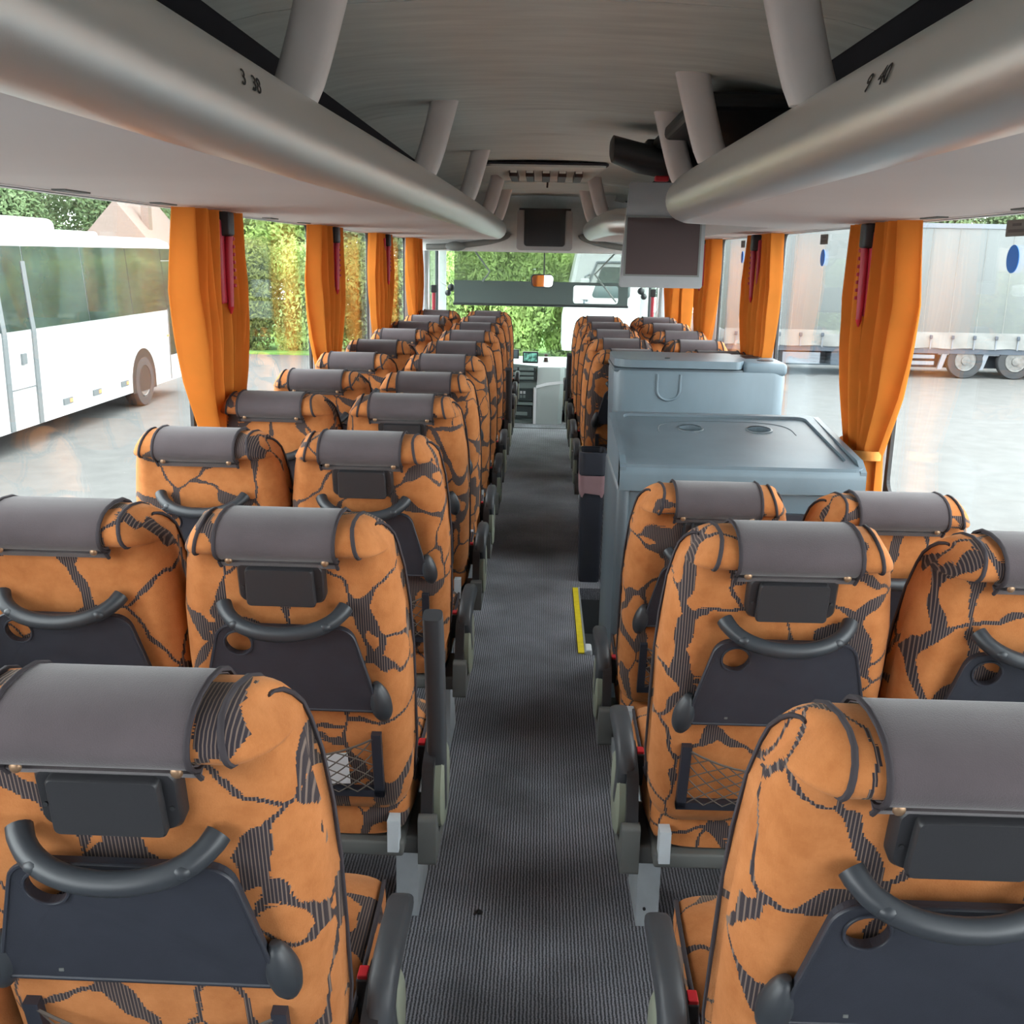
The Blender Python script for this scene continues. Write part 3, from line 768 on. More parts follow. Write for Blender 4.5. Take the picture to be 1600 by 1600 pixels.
def make_seat(proto, aisle, arm_up=False, dz=0.0):
    """aisle: +1 aisle on the right of the seat (left block), -1 aisle on its left, sign flips; proto 'aisle' or 'window'"""
    t = thing('coach_seat', 'x', 'seat')
    S = lambda x, tt, s: seat_pt(x, tt, s, dz)
    b = make_backrest(dz).build('backrest', 'fabric', t, 70)
    for sg in (-1, 1):
        MB().tube([S(*[c * k for c, k in zip(back_station(sg * 1.0, j), (1.01, 1, 1))]) for j in range(8, 21)], 0.0040, 6).build('piping', 'cover_trim', b, 60, 'dark grey piping')
        MB().tube([S(*[c * k for c, k in zip(back_station(sg * 1.92, j), (1.004, 1, 1))]) for j in range(16, 28)], 0.0034, 6).build('piping', 'cover_trim', b, 60, 'dark grey piping')
    # felt head cover
    prof = C_PROF[8:23]
    full = [(0.0, 0.635), (-0.006, 0.643)] + prof
    rows = []
    for x in (-0.110, -0.06, 0.0, 0.06, 0.110):
        row = []
        for i, (tt, s) in enumerate(full):
            a = full[max(i - 1, 0)]; c = full[min(i + 1, len(full) - 1)]
            d = Vector((c[0] - a[0], c[1] - a[1])).normalized(); n = Vector((-d.y, d.x))
            o = 0.010 if i < 4 else 0.007
            o += 0.008 * (1 if i in (0, 1) else 0)
            row.append(S(x, tt + n.x * o, s + n.y * o))
        rows.append(row)
    inner = []
    for x in (-0.110, -0.06, 0.0, 0.06, 0.110):
        row = []
        for i, (tt, s) in enumerate(full):
            a = full[max(i - 1, 0)]; c = full[min(i + 1, len(full) - 1)]
            d = Vector((c[0] - a[0], c[1] - a[1])).normalized(); n = Vector((-d.y, d.x))
            row.append(S(x, tt + n.x * 0.0015, s + n.y * 0.0015))
        inner.append(row)
    ring = [r + list(reversed(q)) for r, q in zip(rows, inner)]
    hc = MB().grid(ring, close_u=True, caps=True).build('head_cover', 'cover', t, 50, 'grey felt head cover')
    for rw in (rows[0], rows[-1]):
        MB().tube(rw, 0.0038, 6).build('binding', 'cover_trim', hc, 60)
    for sg in (-1, 1):
        p = Vector(S(sg * 0.090, -0.030, 0.6455))
        MB().ball(p, 0.0075, 0.004, 0.0075, 10, 6).build('stud', 'stud', hc, 60)
    if proto == 'aisle':
        s0, s1 = 0.548, 0.631
        fn = lambda p: S(p[0], back_t(p[1]) - 0.022, p[1])
        mA = MB()
        pr_ = round_poly([(-0.083, s0), (0.083, s0), (0.083, s1 + 0.004), (-0.083, s1 + 0.004)], 0.018)
        mA.grid([[S(x, back_t(s) + 0.004, s) for x, s in pr_], [S(x, back_t(s) - 0.015, s) for x, s in pr_], [S(x * 0.95, back_t(s) - 0.021, lerp(0.593, s, 0.92)) for x, s in pr_]], close_u=True, caps=True)
        ash = mA.build('ashtray', 'black_plastic', t, 40)
        pr2 = round_poly([(-0.066, s0 - 0.001), (0.066, s0 - 0.001), (0.064, s1 - 0.004), (-0.064, s1 - 0.004)], 0.008)
        MB().grid([[S(x, back_t(s) - 0.016, s) for x, s in pr2], [S(x, back_t(s) - 0.030, s) for x, s in pr2], [S(x * 0.97, back_t(s) - 0.033, lerp(0.593, s, 0.95)) for x, s in pr2]], close_u=True, caps=True).build('lid', 'ash_lid', ash, 40)
        for sg in (-1, 1):
            q = S(sg * 0.073, back_t(0.58) - 0.022, 0.583)
            MB().cyl(q, 'y', 0.003, -0.002, 0.002, 8).build('screw', 'hole', ash)
    # grab handle
    path = []; rr = []
    for k in range(25):
        f = -1 + 2 * k / 24
        x = 0.118 * math.sin(f * 1.25) / math.sin(1.25)
        path.append(S(x, -0.010 - 0.052 * (1 - abs(f) ** 2.2), 0.506 + 0.032 * abs(f) ** 1.9)); rr.append(0.0150 if 0.08 < k / 24 < 0.92 else 0.0158)
    hd = MB().tube(path, rr, 14).build('grab_handle', 'handle', t, 60)
    for sg in (-1, 1):
        q = Vector(path[5 if sg < 0 else 19])
        MB().ball(q + Vector((sg * 0.002, -0.007, 0.001)), 0.013, 0.0095, 0.0095, 12, 8).build('end_cap', 'handle', hd, 60)
    # tray table
    ol = round_poly([(-0.166, 0.312), (0.166, 0.312), (0.170, 0.335), (0.128, 0.500), (-0.128, 0.500), (-0.170, 0.335)], [0.006, 0.006, 0.01, 0.035, 0.035, 0.01])
    hl = circle(-0.092, 0.462, 0.027, 26)
    N0 = S(0, 0, 0); N1 = S(0, -0.014, 0); nv_ = Vector(N1) - Vector(N0)
    fn = lambda p: S(p[0], -0.016 - (0.006 if p[1] < 0.4 else 0), p[1])
    tr = MB().plate(ol, [hl], fn, nv_).build('tray_table', 'tray', t)
    rim = MB()
    rim.tube([S(x, -0.031, s) for x, s in hl], 0.0024, 6, closed=True)
    rim.tube([S(x, -0.029 - (0.006 if s < 0.4 else 0), s) for x, s in ol], 0.0034, 6, closed=True)
    rim.build('rim', 'tray', tr, 60)
    MB().box(-0.10, -0.094, -0.001, 0.001, 0, 0.004).xf(Matrix.Translation(S(0, -0.036, 0.325))).build('moulded_mark', 'bracket', tr)
    for sg in (-1, 1):
        rows = []
        for k in range(11):
            f = k / 10; s = lerp(0.285, 0.372, f)
            r = 0.024 * math.sin(PI * min(1, max(0.02, 0.06 + 0.90 * f)) ** 0.85) ** 0.6 + 0.001
            cx = sg * (0.170 + 0.012 * (1 - f)); ctr = -0.022
            rows.append([S(cx + r * 0.9 * math.cos(q * PI / 6), ctr + r * 0.95 * math.sin(q * PI / 6), s) for q in range(12)])
        MB().grid(rows, close_u=True, caps=True).build('hinge', 'handle', tr, 60)
    # net pocket
    fp = []
    for (x, s) in ((-0.165, 0.225), (-0.165, 0.085), (-0.155, 0.072), (0.155, 0.072), (0.165, 0.085), (0.165, 0.225)):
        fp.append((x, s))
    mf = MB()
    w = 0.009
    for (xa, xb, sa, sb) in ((-0.172, -0.152, 0.078, 0.240), (0.152, 0.172, 0.078, 0.240), (-0.172, 0.172, 0.076, 0.094)):
        q = [(xa, sa), (xb, sa), (xb, sb), (xa, sb)]
        mf.grid([[S(x, -0.004, s) for x, s in q], [S(x, -0.022, s) for x, s in q]], close_u=True, caps=True)
    mf.build('pocket_frame', 'frame_dark', t)
    mn = MB()
    def npt(x, s): return S(x, -0.020 - 0.016 * math.cos(x / 0.155 * PI / 2) * (0.4 + (s - 0.07) / 0.25), s)
    topc = lambda x: 0.229 - 0.040 * (1 - (x / 0.155) ** 2)
    nn = 8; dx = 0.31 / nn
    for k in range(-4, nn + 1):
        for d in (1, -1):
            pth = []
            for m_ in range(13):
                f = m_ / 12
                x = -0.155 + (k + 4 * f) * dx if d > 0 else 0.155 - (k + 4 * f) * dx
                if -0.156 <= x <= 0.156:
                    pth.append(npt(x, lerp(0.090, topc(x), f)))
            if len(pth) > 1: mn.tube(pth, 0.0014, 4, caps=False)
    mn.tube([npt(-0.155 + 0.31 * k / 14, topc(-0.155 + 0.31 * k / 14)) for k in range(15)], 0.0024, 5)
    mn.build('pocket_net', 'net', t, 60)
    # cushion
    rows = []
    for (y, zt, zb, hw) in ((0.02, 0.46, 0.365, 0.190), (0.05, 0.482, 0.352, 0.208), (0.15, 0.482, 0.348, 0.216), (0.30, 0.488, 0.355, 0.217), (0.42, 0.492, 0.365, 0.216), (0.49, 0.482, 0.375, 0.211), (0.515, 0.455, 0.395, 0.198)):
        ring = []
        for k in range(28):
            q = 2 * PI * k / 28
            cx = math.copysign(abs(math.cos(q)) ** 0.35, math.cos(q)); sz = math.copysign(abs(math.sin(q)) ** 0.5, math.sin(q))
            ring.append((hw * cx, y, dz + (zt + zb) / 2 + (zt - zb) / 2 * sz))
        rows.append(ring)
    cu = MB().grid(rows, close_u=True, caps=True).build('cushion', 'fabric', t, 60)
    for sg in (-1, 1):
        MB().tube([(sg * hw * 0.985, y, dz + zt - 0.016) for (y, zt, hw) in ((0.06, 0.482, 0.208), (0.15, 0.482, 0.216), (0.30, 0.488, 0.217), (0.42, 0.492, 0.216), (0.49, 0.482, 0.211))], 0.0042, 6).build('piping', 'cover_trim', cu, 60)
    MB().rbox(-0.205, 0.205, 0.0, 0.44, 0.325 + dz, 0.360 + dz, 0.006).build('seat_pan', 'bracket', t, 40)
    MB().box(aisle * 0.185 - 0.012, aisle * 0.185 + 0.012, -0.015, 0.02, 0.345 + dz, 0.42 + dz).build('recline_link', 'leg', t)
    # pedestal
    sl = aisle
    z1 = 0.327 + dz
    if proto == 'aisle':
        ml = MB()
        ml.prism([(sl * 0.150, 0.25), (sl * 0.198, 0.25), (sl * 0.198, 0.256), (sl * 0.150, 0.256)], 'z', 0.0, z1)
        ml.prism([(0.25, 0.0), (0.45, 0.0), (0.42, 0.06), (0.34, 0.20), (0.33, z1), (0.25, z1)], 'x', sl * 0.198, sl * 0.204)
        lg = ml.build('leg', 'leg', t)
        for z in (0.05, 0.24):
            MB().cyl((sl * 0.185, 0.249, z), 'y', 0.004, -0.003, 0.003, 8).build('bolt', 'hole', lg)
        MB().box(-0.2, 0.2, 0.27, 0.31, z1 - 0.05, z1).build('cross_bar', 'bracket', t)
    else:
        MB().box(-0.21, 0.21, 0.15, 0.19, z1 - 0.05, z1).build('cross_bar', 'bracket', t)
        MB().box(-sl * 0.16 - 0.02, -sl * 0.16 + 0.02, 0.15, 0.30, 0.0, z1 - 0.04).build('leg', 'leg', t)
    # arm rest on the aisle side
    if proto == 'aisle':
        ax = sl * 0.262
        MB().rbox(*sorted((sl * 0.19, sl * 0.242)), 0.05, 0.25, 0.30 + dz, 0.345 + dz, 0.008).build('arm_bracket', 'bracket', t, 40)
        hs = round_poly([(0.06, 0.285), (0.27, 0.285), (0.29, 0.36), (0.26, 0.50), (0.18, 0.535), (0.08, 0.50), (0.055, 0.40)], 0.03)
        MB().prism([(y, z + dz) for y, z in hs], 'x', sl * 0.236, sl * 0.262).build('hinge_box', 'black_plastic', t, 40)
        ell = [(0.17 + 0.088 * math.cos(q * PI / 12), 0.412 + dz + 0.098 * math.sin(q * PI / 12)) for q in range(24)]
        cap = MB().grid([[(sl * 0.262, y, z) for y, z in ell], [(sl * 0.276, y, z) for y, z in ell],
                         [(sl * 0.281, lerp(0.17, y, 0.9), lerp(0.412 + dz, z, 0.9)) for y, z in ell]], close_u=True, caps=True).build('hinge_cap', 'armcap', t, 40, 'pale grey green round hinge cap')
        MB().prism(round_poly([(0.035, 0.28 + dz), (0.24, 0.28 + dz), (0.25, 0.315 + dz), (0.10, 0.325 + dz), (0.06, 0.40 + dz), (0.035, 0.40 + dz)], 0.012), 'x', sl * 0.232, sl * 0.272).build('hinge_cradle', 'bracket', t, 40)
        if arm_up:
            pth = [(0.165, 0.36), (0.155, 0.44), (0.142, 0.54), (0.125, 0.64), (0.10, 0.75), (0.075, 0.835), (0.062, 0.862)]
            ws_ = [0.030, 0.034, 0.036, 0.036, 0.034, 0.028, 0.018]
        else:
            pth = [(0.165, 0.40), (0.130, 0.46), (0.118, 0.495), (0.138, 0.525), (0.18, 0.536), (0.25, 0.538), (0.31, 0.535), (0.340, 0.529)]
            ws_ = [0.022, 0.026, 0.030, 0.032, 0.030, 0.028, 0.026, 0.016]
        rows = []
        for i, (y, z) in enumerate(pth):
            a = pth[max(i - 1, 0)]; c = pth[min(i + 1, len(pth) - 1)]
            d = Vector((c[0] - a[0], c[1] - a[1])).normalized(); n = Vector((-d.y, d.x)); hw = ws_[i]
            ring = []
            for q in range(16):
                g = 2 * PI * q / 16
                cc = math.copysign(abs(math.cos(g)) ** 0.55, math.cos(g)); ss = math.copysign(abs(math.sin(g)) ** 0.55, math.sin(g))
                ring.append((sl * 0.262 + 0.021 * cc, y + n.x * hw * ss, z + dz + n.y * hw * ss))
            rows.append(ring)
        ar = MB().grid(rows, close_u=True, caps=True).build('armrest', 'arm', t, 50)
        # belt buckle between cushion and armrest
        bb = MB().rbox(*sorted((sl * 0.212, sl * 0.232)), 0.18, 0.21, 0.42 + dz, 0.50 + dz, 0.004).build('belt_buckle', 'black_plastic', t)
        MB().rbox(*sorted((sl * 0.214, sl * 0.230)), 0.182, 0.208, 0.496 + dz, 0.506 + dz, 0.002).build('button', 'red', bb)
    return t

ORD = ['nearest', 'second', 'third', 'fourth', 'fifth', 'sixth', 'seventh', 'eighth', 'ninth', 'tenth', 'eleventh']
LROWS = [0.985, 1.775, 2.665, 3.46, 4.15, 4.95, 5.74, 6.62, 7.42, 8.20, 9.03]
protos = {}
def place(kind, x, ytop, label, group, rz=0.0):
    key = kind
    if key not in protos:
        p, a, up, dz = kind
        o = make_seat(p, a, up, dz); protos[key] = o
    else:
        o = copy_tree(protos[key])
    o.location = (x, ytop + 0.20, 0); o.rotation_euler = (0, 0, rz)
    o['label'] = label; o['category'] = 'seat'; o['group'] = group
    return o
for k, y in enumerate(LROWS):
    up = (k in (1, 7))
    row = 'nearest row' if k == 0 else ('farthest row' if k == 10 else ORD[k] + ' row from the camera')
    extra = ' with raised armrest' if k == 1 else ''
    place(('aisle', 1, up, 0.0), -0.478, y, 'orange patterned aisle seat%s left of the aisle, %s' % (extra, row), 'left aisle seats', rad(random.uniform(-0.8, 0.8)))
    place(('window', 1, False, 0.0), -0.925, y + random.uniform(-0.02, 0.02) + (0.03 if k == 1 else 0), 'orange patterned window seat left of the aisle, %s' % row, 'left window seats', rad(random.uniform(-0.8, 0.8)))
place(('aisle', -1, False, 0.0), 0.478, 0.955, 'orange patterned aisle seat right of the aisle, nearest row', 'right aisle seats')
place(('aisle', -1, False, 0.0), 0.474, 1.765, 'orange patterned aisle seat right of the aisle, second row from the camera', 'right aisle seats', rad(0.6))
place(('window', -1, False, 0.0), 0.935, 1.73, 'orange patterned window seat right of the aisle, second row from the camera', 'right window seats', rad(-0.5))
place(('aisle', -1, False, -0.10), 0.47, 2.575, 'lower orange patterned aisle seat just behind the grey table unit', 'right aisle seats')
place(('window', -1, False, -0.10), 0.92, 2.50, 'lower orange patterned window seat just behind the grey table unit', 'right window seats')
RROWS = [5.47, 6.20, 6.97, 7.77, 8.58]
for k, y in enumerate(RROWS):
    row = ['first row beyond the cool box', 'second row beyond the cool box', 'third row beyond the cool box', 'fourth row beyond the cool box', 'farthest row'][k]
    place(('aisle', -1, k == 3, 0.0), 0.480, y, 'orange patterned aisle seat right of the aisle, %s' % row, 'right aisle seats')
    place(('window', -1, False, 0.0), 0.94, y, 'orange patterned window seat right of the aisle, %s' % row, 'right window seats')

# papers in the pocket of the raised-arm seat, scrap on the carpet
def paper_pt(x, sv): 
    q = seat_pt(x, -0.013, sv, 0.0); return (q[0] - 0.478, q[1] + LROWS[1] + 0.20, q[2])
pq = [paper_pt(-0.02, 0.098), paper_pt(0.10, 0.104), paper_pt(0.098, 0.185), paper_pt(-0.018, 0.172)]
pp = MB().grid([pq, [(p[0], p[1] - 0.003, p[2]) for p in pq]], close_u=True, caps=True)
tag(pp.build('folded_paper', 'paper'), 'folded white paper inside the net pocket of the second left aisle seat', 'paper')
sc_ = MB().grid([[(0, 0, 0.002), (0.012, 0.004, 0.006), (0.022, 0.0, 0.002)], [(0.002, 0.012, 0.003), (0.013, 0.016, 0.010), (0.024, 0.012, 0.004)]])
tag(sc_.build('rubber_scrap', 'hole', loc=(-0.135, 2.23, 0.0)), 'tiny black scrap lying on the aisle carpet', 'scrap')

# ================================================================= TABLE UNIT, COOL BOX, BIN
tu = thing('table_unit', 'blue grey moulded partition with a cup holder shelf on top', 'partition', (0, 3.30, 0))
prof = [(0.0, 0.0), (-0.03, 0.45), (-0.03, 0.86), (-0.045, 0.90), (-0.05, 0.945), (-0.03, 0.968), (0.06, 0.985), (0.52, 1.000), (0.58, 1.005), (0.60, 0.99), (0.60, 0.90), (0.55, 0.85), (0.55, 0.0)]
MB().prism([(y, z) for y, z in prof if z < 0.87], 'x', 0.285, 1.03).build('body', 'unit', tu, 30)
# top shelf with a recessed tray and two cup holders
ol = round_poly([(0.262, -0.05), (1.05, -0.05), (1.035, 0.60), (0.275, 0.60)], 0.03)
cups = [circle(0.55, 0.42, 0.042, 24), circle(0.80, 0.42, 0.042, 24)]
zt = lambda y: 0.955 + 0.075 * min(1, max(0, (y + 0.05) / 0.65))
inner = round_poly([(0.305, 0.02), (1.012, 0.02), (0.998, 0.575), (0.315, 0.575)], 0.035)
MB().plate(inner, cups, lambda p: (p[0], p[1], zt(p[1]) - 0.010), (0, 0, -0.02)).build('shelf_top', 'unit', tu)
MB().plate(ol, [inner], lambda p: (p[0], p[1], zt(p[1])), (0, 0, -0.035)).build('shelf_rim', 'unit', tu)
# rounded lip in front
rows = []
for x in (0.262, 0.275, 0.6, 1.04, 1.05):
    rows.append([(x, y, z) for y, z in ((0.0, 0.958), (-0.035, 0.955), (-0.052, 0.942), (-0.058, 0.92), (-0.056, 0.868), (0.0, 0.868))])
MB().grid(rows, close_u=True, caps=True).build('front_lip', 'unit', tu, 50)
for xa in (0.262, 1.032):
    MB().prism([(-0.056, 0.868), (-0.054, 0.945), (0.0, 0.975), (0.58, 1.028), (0.60, 1.0), (0.60, 0.86)], 'x', xa, xa + 0.02).build('end_cheek', 'unit', tu)
for i, cx in enumerate((0.55, 0.80)):
    yy = 0.42; z = zt(yy) - 0.012
    cp = MB().lathe((cx, yy, z), 'z', [(0.042, 0.006), (0.048, 0.005), (0.050, -0.002), (0.043, -0.004), (0.040, -0.06)], 26, caps=False).xf(Matrix.Translation((cx, yy, z)) @ Matrix.Rotation(math.atan(0.075 / 0.65), 4, 'X') @ Matrix.Translation((-cx, -yy, -z))).build('cup_holder', 'unit_edge', tu, 40)
    MB().cyl((cx, yy, z), 'z', 0.0405, -0.022, -0.018, 24).build('cup_floor', 'hole', cp)
mlp = []
for k in range(25):
    a = PI * k / 24
    mlp.append((0.675 - 0.245 * math.copysign(abs(math.cos(a)) ** 0.6, math.cos(a)), 0.36 + 0.16 * math.sin(a) ** 0.6))
MB().tube([(x, y, zt(y) - 0.0105) for x, y in mlp], 0.0022, 6).build('moulding_line', 'unit_edge', tu)
MB().rbox(0.255, 0.30, -0.05, 0.58, 0.0, 0.88, 0.02).build('edge_post', 'unit_edge', tu, 40)
MB().prism(round_poly([(1.005, 0.25), (1.05, 0.87), (1.005, 0.87), (0.965, 0.25)], 0.01), 'y', -0.045, 0.5).build('edge_post', 'unit', tu, 40)
# folding table on the back of the partition
tb = MB().plate(round_poly([(0.335, 0.50), (0.99, 0.50), (1.01, 0.60), (0.955, 0.80), (0.42, 0.80), (0.335, 0.58)], 0.03), [], lambda p: (p[0], -0.034, p[1]), (0, -0.018, 0)).build('folding_table', 'tray', tu)
MB().ball((0.345, -0.05, 0.585), 0.022, 0.02, 0.04).build('hinge', 'handle', tb, 60)
MB().plate(round_poly([(0.31, 0.45), (1.03, 0.45), (1.04, 0.62), (0.98, 0.73), (0.36, 0.73), (0.31, 0.60)], 0.03), [], lambda p: (p[0], -0.030, p[1]), (0, -0.008, 0)).build('recess_plate', 'unit', tu)
MB().cyl((0.31, -0.032, 0.33), 'y', 0.006, -0.022, 0, 8).build('screw', 'hole', tu)

cb = thing('cool_box', 'blue grey refrigerator cabinet with a hinged lid in front of the table unit', 'cool box', (0.015, 4.95, 0.03))
rows = []
for (z, dx, dy) in ((-0.03, 0.03, 0.02), (0.3, 0.02, 0.012), (0.75, 0.005, 0.004), (1.02, 0.0, 0.0), (1.045, 0.006, 0.006)):
    rows.append([(x, y, z) for x, y in round_poly([(0.335 + dx, 0.0 + dy), (1.165 - dx, 0.0 + dy), (1.165 - dx, 0.46 - dy), (0.335 + dx, 0.46 - dy)], 0.06, 5)])
MB().grid(rows, close_u=True, caps=True).build('body', 'unit', cb, 50)
MB().rbox(0.955, 1.165, 0.005, 0.46, 1.03, 1.092, 0.02).build('side_block', 'unit', cb, 40)
MB().rbox(0.335, 0.965, 0.02, 0.46, 1.035, 1.055, 0.006).build('neck', 'unit_edge', cb, 40)
ld = MB().prism(round_poly([(0.338, -0.012), (0.93, -0.012), (0.962, 0.05), (0.962, 0.45), (0.338, 0.45)], [0.10, 0.03, 0.03, 0.03, 0.05]), 'z', 1.060, 1.096).build('lid', 'unit', cb, 50)
MB().cyl((0.60, 0.10, 1.096), 'z', 0.014, -0.002, 0.004, 14).build('lock', 'hole', ld)
u = []
for k in range(13):
    a = PI + PI * k / 12
    u.append((0.60 + 0.055 * math.cos(a), -0.001, 0.955 + 0.05 * math.sin(a)))
MB().tube([(0.545, -0.001, 1.03)] + u + [(0.655, -0.001, 1.03)], 0.006, 8).build('finger_recess', 'unit', cb, 60)
MB().rbox(1.0, 1.07, 0.22, 0.36, 1.0915, 1.0935, 0.001).build('socket', 'hole', cb)
MB().cyl((1.08, 0.13, 1.092), 'z', 0.04, -0.002, 0.002, 24).build('cup_holder', 'hole', cb)

bn = thing('waste_bin', 'tall black waste bin with a pinkish liner beside the cool box', 'bin', (0.268, 5.03, 0))
rows = []
for (z, s) in ((0.0, 0.80), (0.02, 0.84), (0.45, 0.95), (0.66, 1.0)):
    rows.append([(x * s, y * s, z) for x, y in round_poly([(-0.062, -0.09), (0.062, -0.09), (0.062, 0.09), (-0.062, 0.09)], 0.025, 4)])
inn = [[(x * 0.9, y * 0.93, 0.66) for x, y in round_poly([(-0.062, -0.09), (0.062, -0.09), (0.062, 0.09), (-0.062, 0.09)], 0.025, 4)],
       [(x * 0.86, y * 0.9, 0.30) for x, y in round_poly([(-0.062, -0.09), (0.062, -0.09), (0.062, 0.09), (-0.062, 0.09)], 0.025, 4)]]
MB().grid(rows + inn, close_u=True, caps=True).build('bucket', 'frame_dark', bn, 50)
rows = []
op = round_poly([(-0.065, -0.094), (0.065, -0.094), (0.065, 0.094), (-0.065, 0.094)], 0.027, 6)
for i, z in enumerate((0.555, 0.52, 0.48, 0.455)):
    rows.append([(x * (1.0 + 0.02 * math.sin(j * 1.9 + i) - 0.012 * i), y * (1.01 + 0.02 * math.sin(j * 2.3 + i * 1.7) - 0.01 * i), z + (0.012 * math.sin(j * 1.3) if i == 3 else 0)) for j, (x, y) in enumerate(op)])
MB().grid(rows, close_u=True).build('liner', 'bag', bn, 60)
MB().plate([(p[0] * 1.03, p[1] * 1.03) for p in op], [[(p[0] * 0.88, p[1] * 0.9) for p in op]], lambda p: (p[0], p[1], 0.56 + 0.11), (0, 0, -0.11)).build('rim', 'frame_dark', bn)

ys = thing('step_edge', 'yellow safety strip along the stair well edge on the floor', 'safety strip', (0.20, 4.42, 0.0))
MB().prism([(-0.016, -0.43), (0.010, -0.43), (0.010, 0.43), (-0.016, 0.43)], 'z', 0.0005, 0.006).build('tape', 'yellow', ys)
MB().box(0.010, 0.018, -0.43, 0.43, -0.03, 0.008).build('nosing', 'metal', ys)
sl_ = thing('step_light', 'small white step lamp on the stair well wall', 'lamp', (0.2155, 4.10, -0.06))
MB().rbox(0.0, 0.03, -0.04, 0.04, -0.03, 0.05, 0.008).build('housing', 'white', sl_, 40)
MB().box(0.029, 0.032, -0.03, 0.03, -0.01, 0.03).build('lens', 'metal', sl_)

# ================================================================= RIGHT TV ON ITS ARM
tv = thing('drop_down_screen', 'grey drop down video screen hanging over the right seats', 'television', (0.55, 4.92, 1.465))
MB().prism(round_poly([(-0.195, 0.0), (0.19, 0.0), (0.19, 0.47), (-0.165, 0.47)], [0.012, 0.012, 0.01, 0.01]), 'y', 0, 0.05).build('board', 'tv_grey', tv, 40)
MB().prism([(-0.17, 0.06), (0.165, 0.06), (0.165, 0.315), (-0.17, 0.315)], 'y', -0.004, 0.001).build('screen', 'tv_screen', tv)
MB().plate([(-0.178, 0.052), (0.173, 0.052), (0.173, 0.323), (-0.178, 0.323)], [[(-0.17, 0.06), (0.165, 0.06), (0.165, 0.315), (-0.17, 0.315)]], lambda p: (p[0], -0.007, p[1]), (0, 0.008, 0)).build('bezel', 'bulk_dark', tv)
mt = thing('screen_mount', 'black folding bracket under the ceiling behind the right rack struts', 'bracket', (0.55, 4.75, 1.95))
rows = []
for (x, zc, hh, yd) in ((-0.27, 0.115, 0.035, 0.10), (-0.262, 0.11, 0.055, 0.13), (-0.15, 0.075, 0.062, 0.16), (0.02, 0.045, 0.060, 0.18), (0.25, 0.03, 0.06, 0.18)):
    rows.append([(x, yd * math.cos(q * PI / 8) , zc + hh * math.copysign(abs(math.sin(q * PI / 8)) ** 0.6, math.sin(q * PI / 8))) for q in range(16)])
MB().grid(rows, close_u=True, caps=True).build('arm', 'hole', mt, 50)
MB().rbox(-0.09, 0.62, -1.35, 0.25, 0.10, 0.155, 0.02).xf(Matrix.Rotation(rad(0), 4, 'X')).build('back_plate', 'hole', mt)
MB().rbox(0.25, 0.62, -1.35, 0.25, -0.10, 0.14, 0.02).build('side_plate', 'hole', mt)
MB().rbox(-0.12, 0.05, -0.05, 0.12, 0.10, 0.15, 0.012).build('latch', 'black_plastic', mt, 40)
MB().cyl((0.09, -0.19, 0.075), 'y', 0.016, -0.01, 0.02, 14).build('bolt', 'bracket', mt)
MB().rbox(-0.08, -0.02, -0.10, -0.06, -0.028, -0.005, 0.006).build('red_catch', 'red', mt)

# ================================================================= CURTAINS AND HAMMERS
def curtain(sgn, yc, span, ph, label, group, towards, tie=True):
    """one gathered panel; yc is the pillar, towards -1 = camera side of the pillar, +1 = front side"""
    c = thing('curtain', label, 'curtain', (sgn * 1.15, yc, 0.62), group)
    nz, ny = 26, 64
    rows = []
    for i in range(nz + 1):
        f = i / nz; z = lerp(0.0, 1.108, f)
        w = interp(z, [0, 0.2, 0.34, 0.55, 0.85, 1.108], [0.62, 0.5, 0.44, 0.78, 1.0, 0.88]) if tie else interp(z, [0, 0.5, 1.108], [0.9, 1.0, 0.88])
        amp = interp(z, [0, 0.34, 0.7, 1.108], [0.040, 0.026, 0.044, 0.038])
        row = []
        for k in range(ny + 1):
            g = k / ny
            y = towards * (0.005 + span * w * g)
            y += 0.006 * math.sin(g * 31 + ph * 2 + z * 2)
            x = amp * math.sin(g * 4.6 * 2 * PI + ph + 0.9 * math.sin(z * 2.3 + ph)) + 0.010 * math.sin(g * 15 + z * 3 + ph)
            row.append((-sgn * (x + 0.020), y, z))
        rows.append(row)
    back = [[(p[0] + sgn * 0.0025, p[1], p[2]) for p in r] for r in rows]
    m = MB().grid(rows)
    m.grid(back)
    cl = m.build('cloth', 'curtain', c, 80)
    if tie:
        zt_ = 0.335; pts = []
        for k in range(20):
            q = 2 * PI * k / 20
            pts.append((-sgn * (0.020 + 0.046 * math.cos(q)), towards * (0.01 + span * 0.23 + span * 0.26 * math.sin(q)), zt_ + 0.01 * math.sin(q)))
        tb_ = MB()
        lo = [(p[0], p[1], p[2] - 0.016) for p in pts]; hi = [(p[0], p[1], p[2] + 0.016) for p in pts]
        tb_.grid([lo, hi], close_u=True)
        tt = tb_.build('tieback', 'curtain_band', c, 60)
        MB().ball((-sgn * 0.069, towards * (0.01 + span * 0.15), zt_), 0.005, 0.009, 0.009, 10, 6).build('button', 'stud', tt, 60)
    return c
names_l = ['nearest left curtain pair', 'second left curtain pair', 'third left curtain pair', 'farthest left curtain pair']
names_r = ['nearest right curtain pair', 'second right curtain pair', 'third right curtain pair', 'farthest right curtain pair']
for sgn, nm, side in ((-1, names_l, 'left'), (1, names_r, 'right')):
    for i, yc in enumerate((3.60, 5.48, 7.30, 9.20)):
        for tw, wd in ((-1, 'nearer'), (1, 'farther')):
            span = (0.33 if tw < 0 else 0.30) + 0.02 * i
            curtain(sgn, yc, span, 1.7 * i + (0.6 if tw > 0 else 0) + (2 if sgn > 0 else 0), 'gathered orange curtain, %s panel of the %s' % (wd, nm[i]), 'orange window curtains', tw)
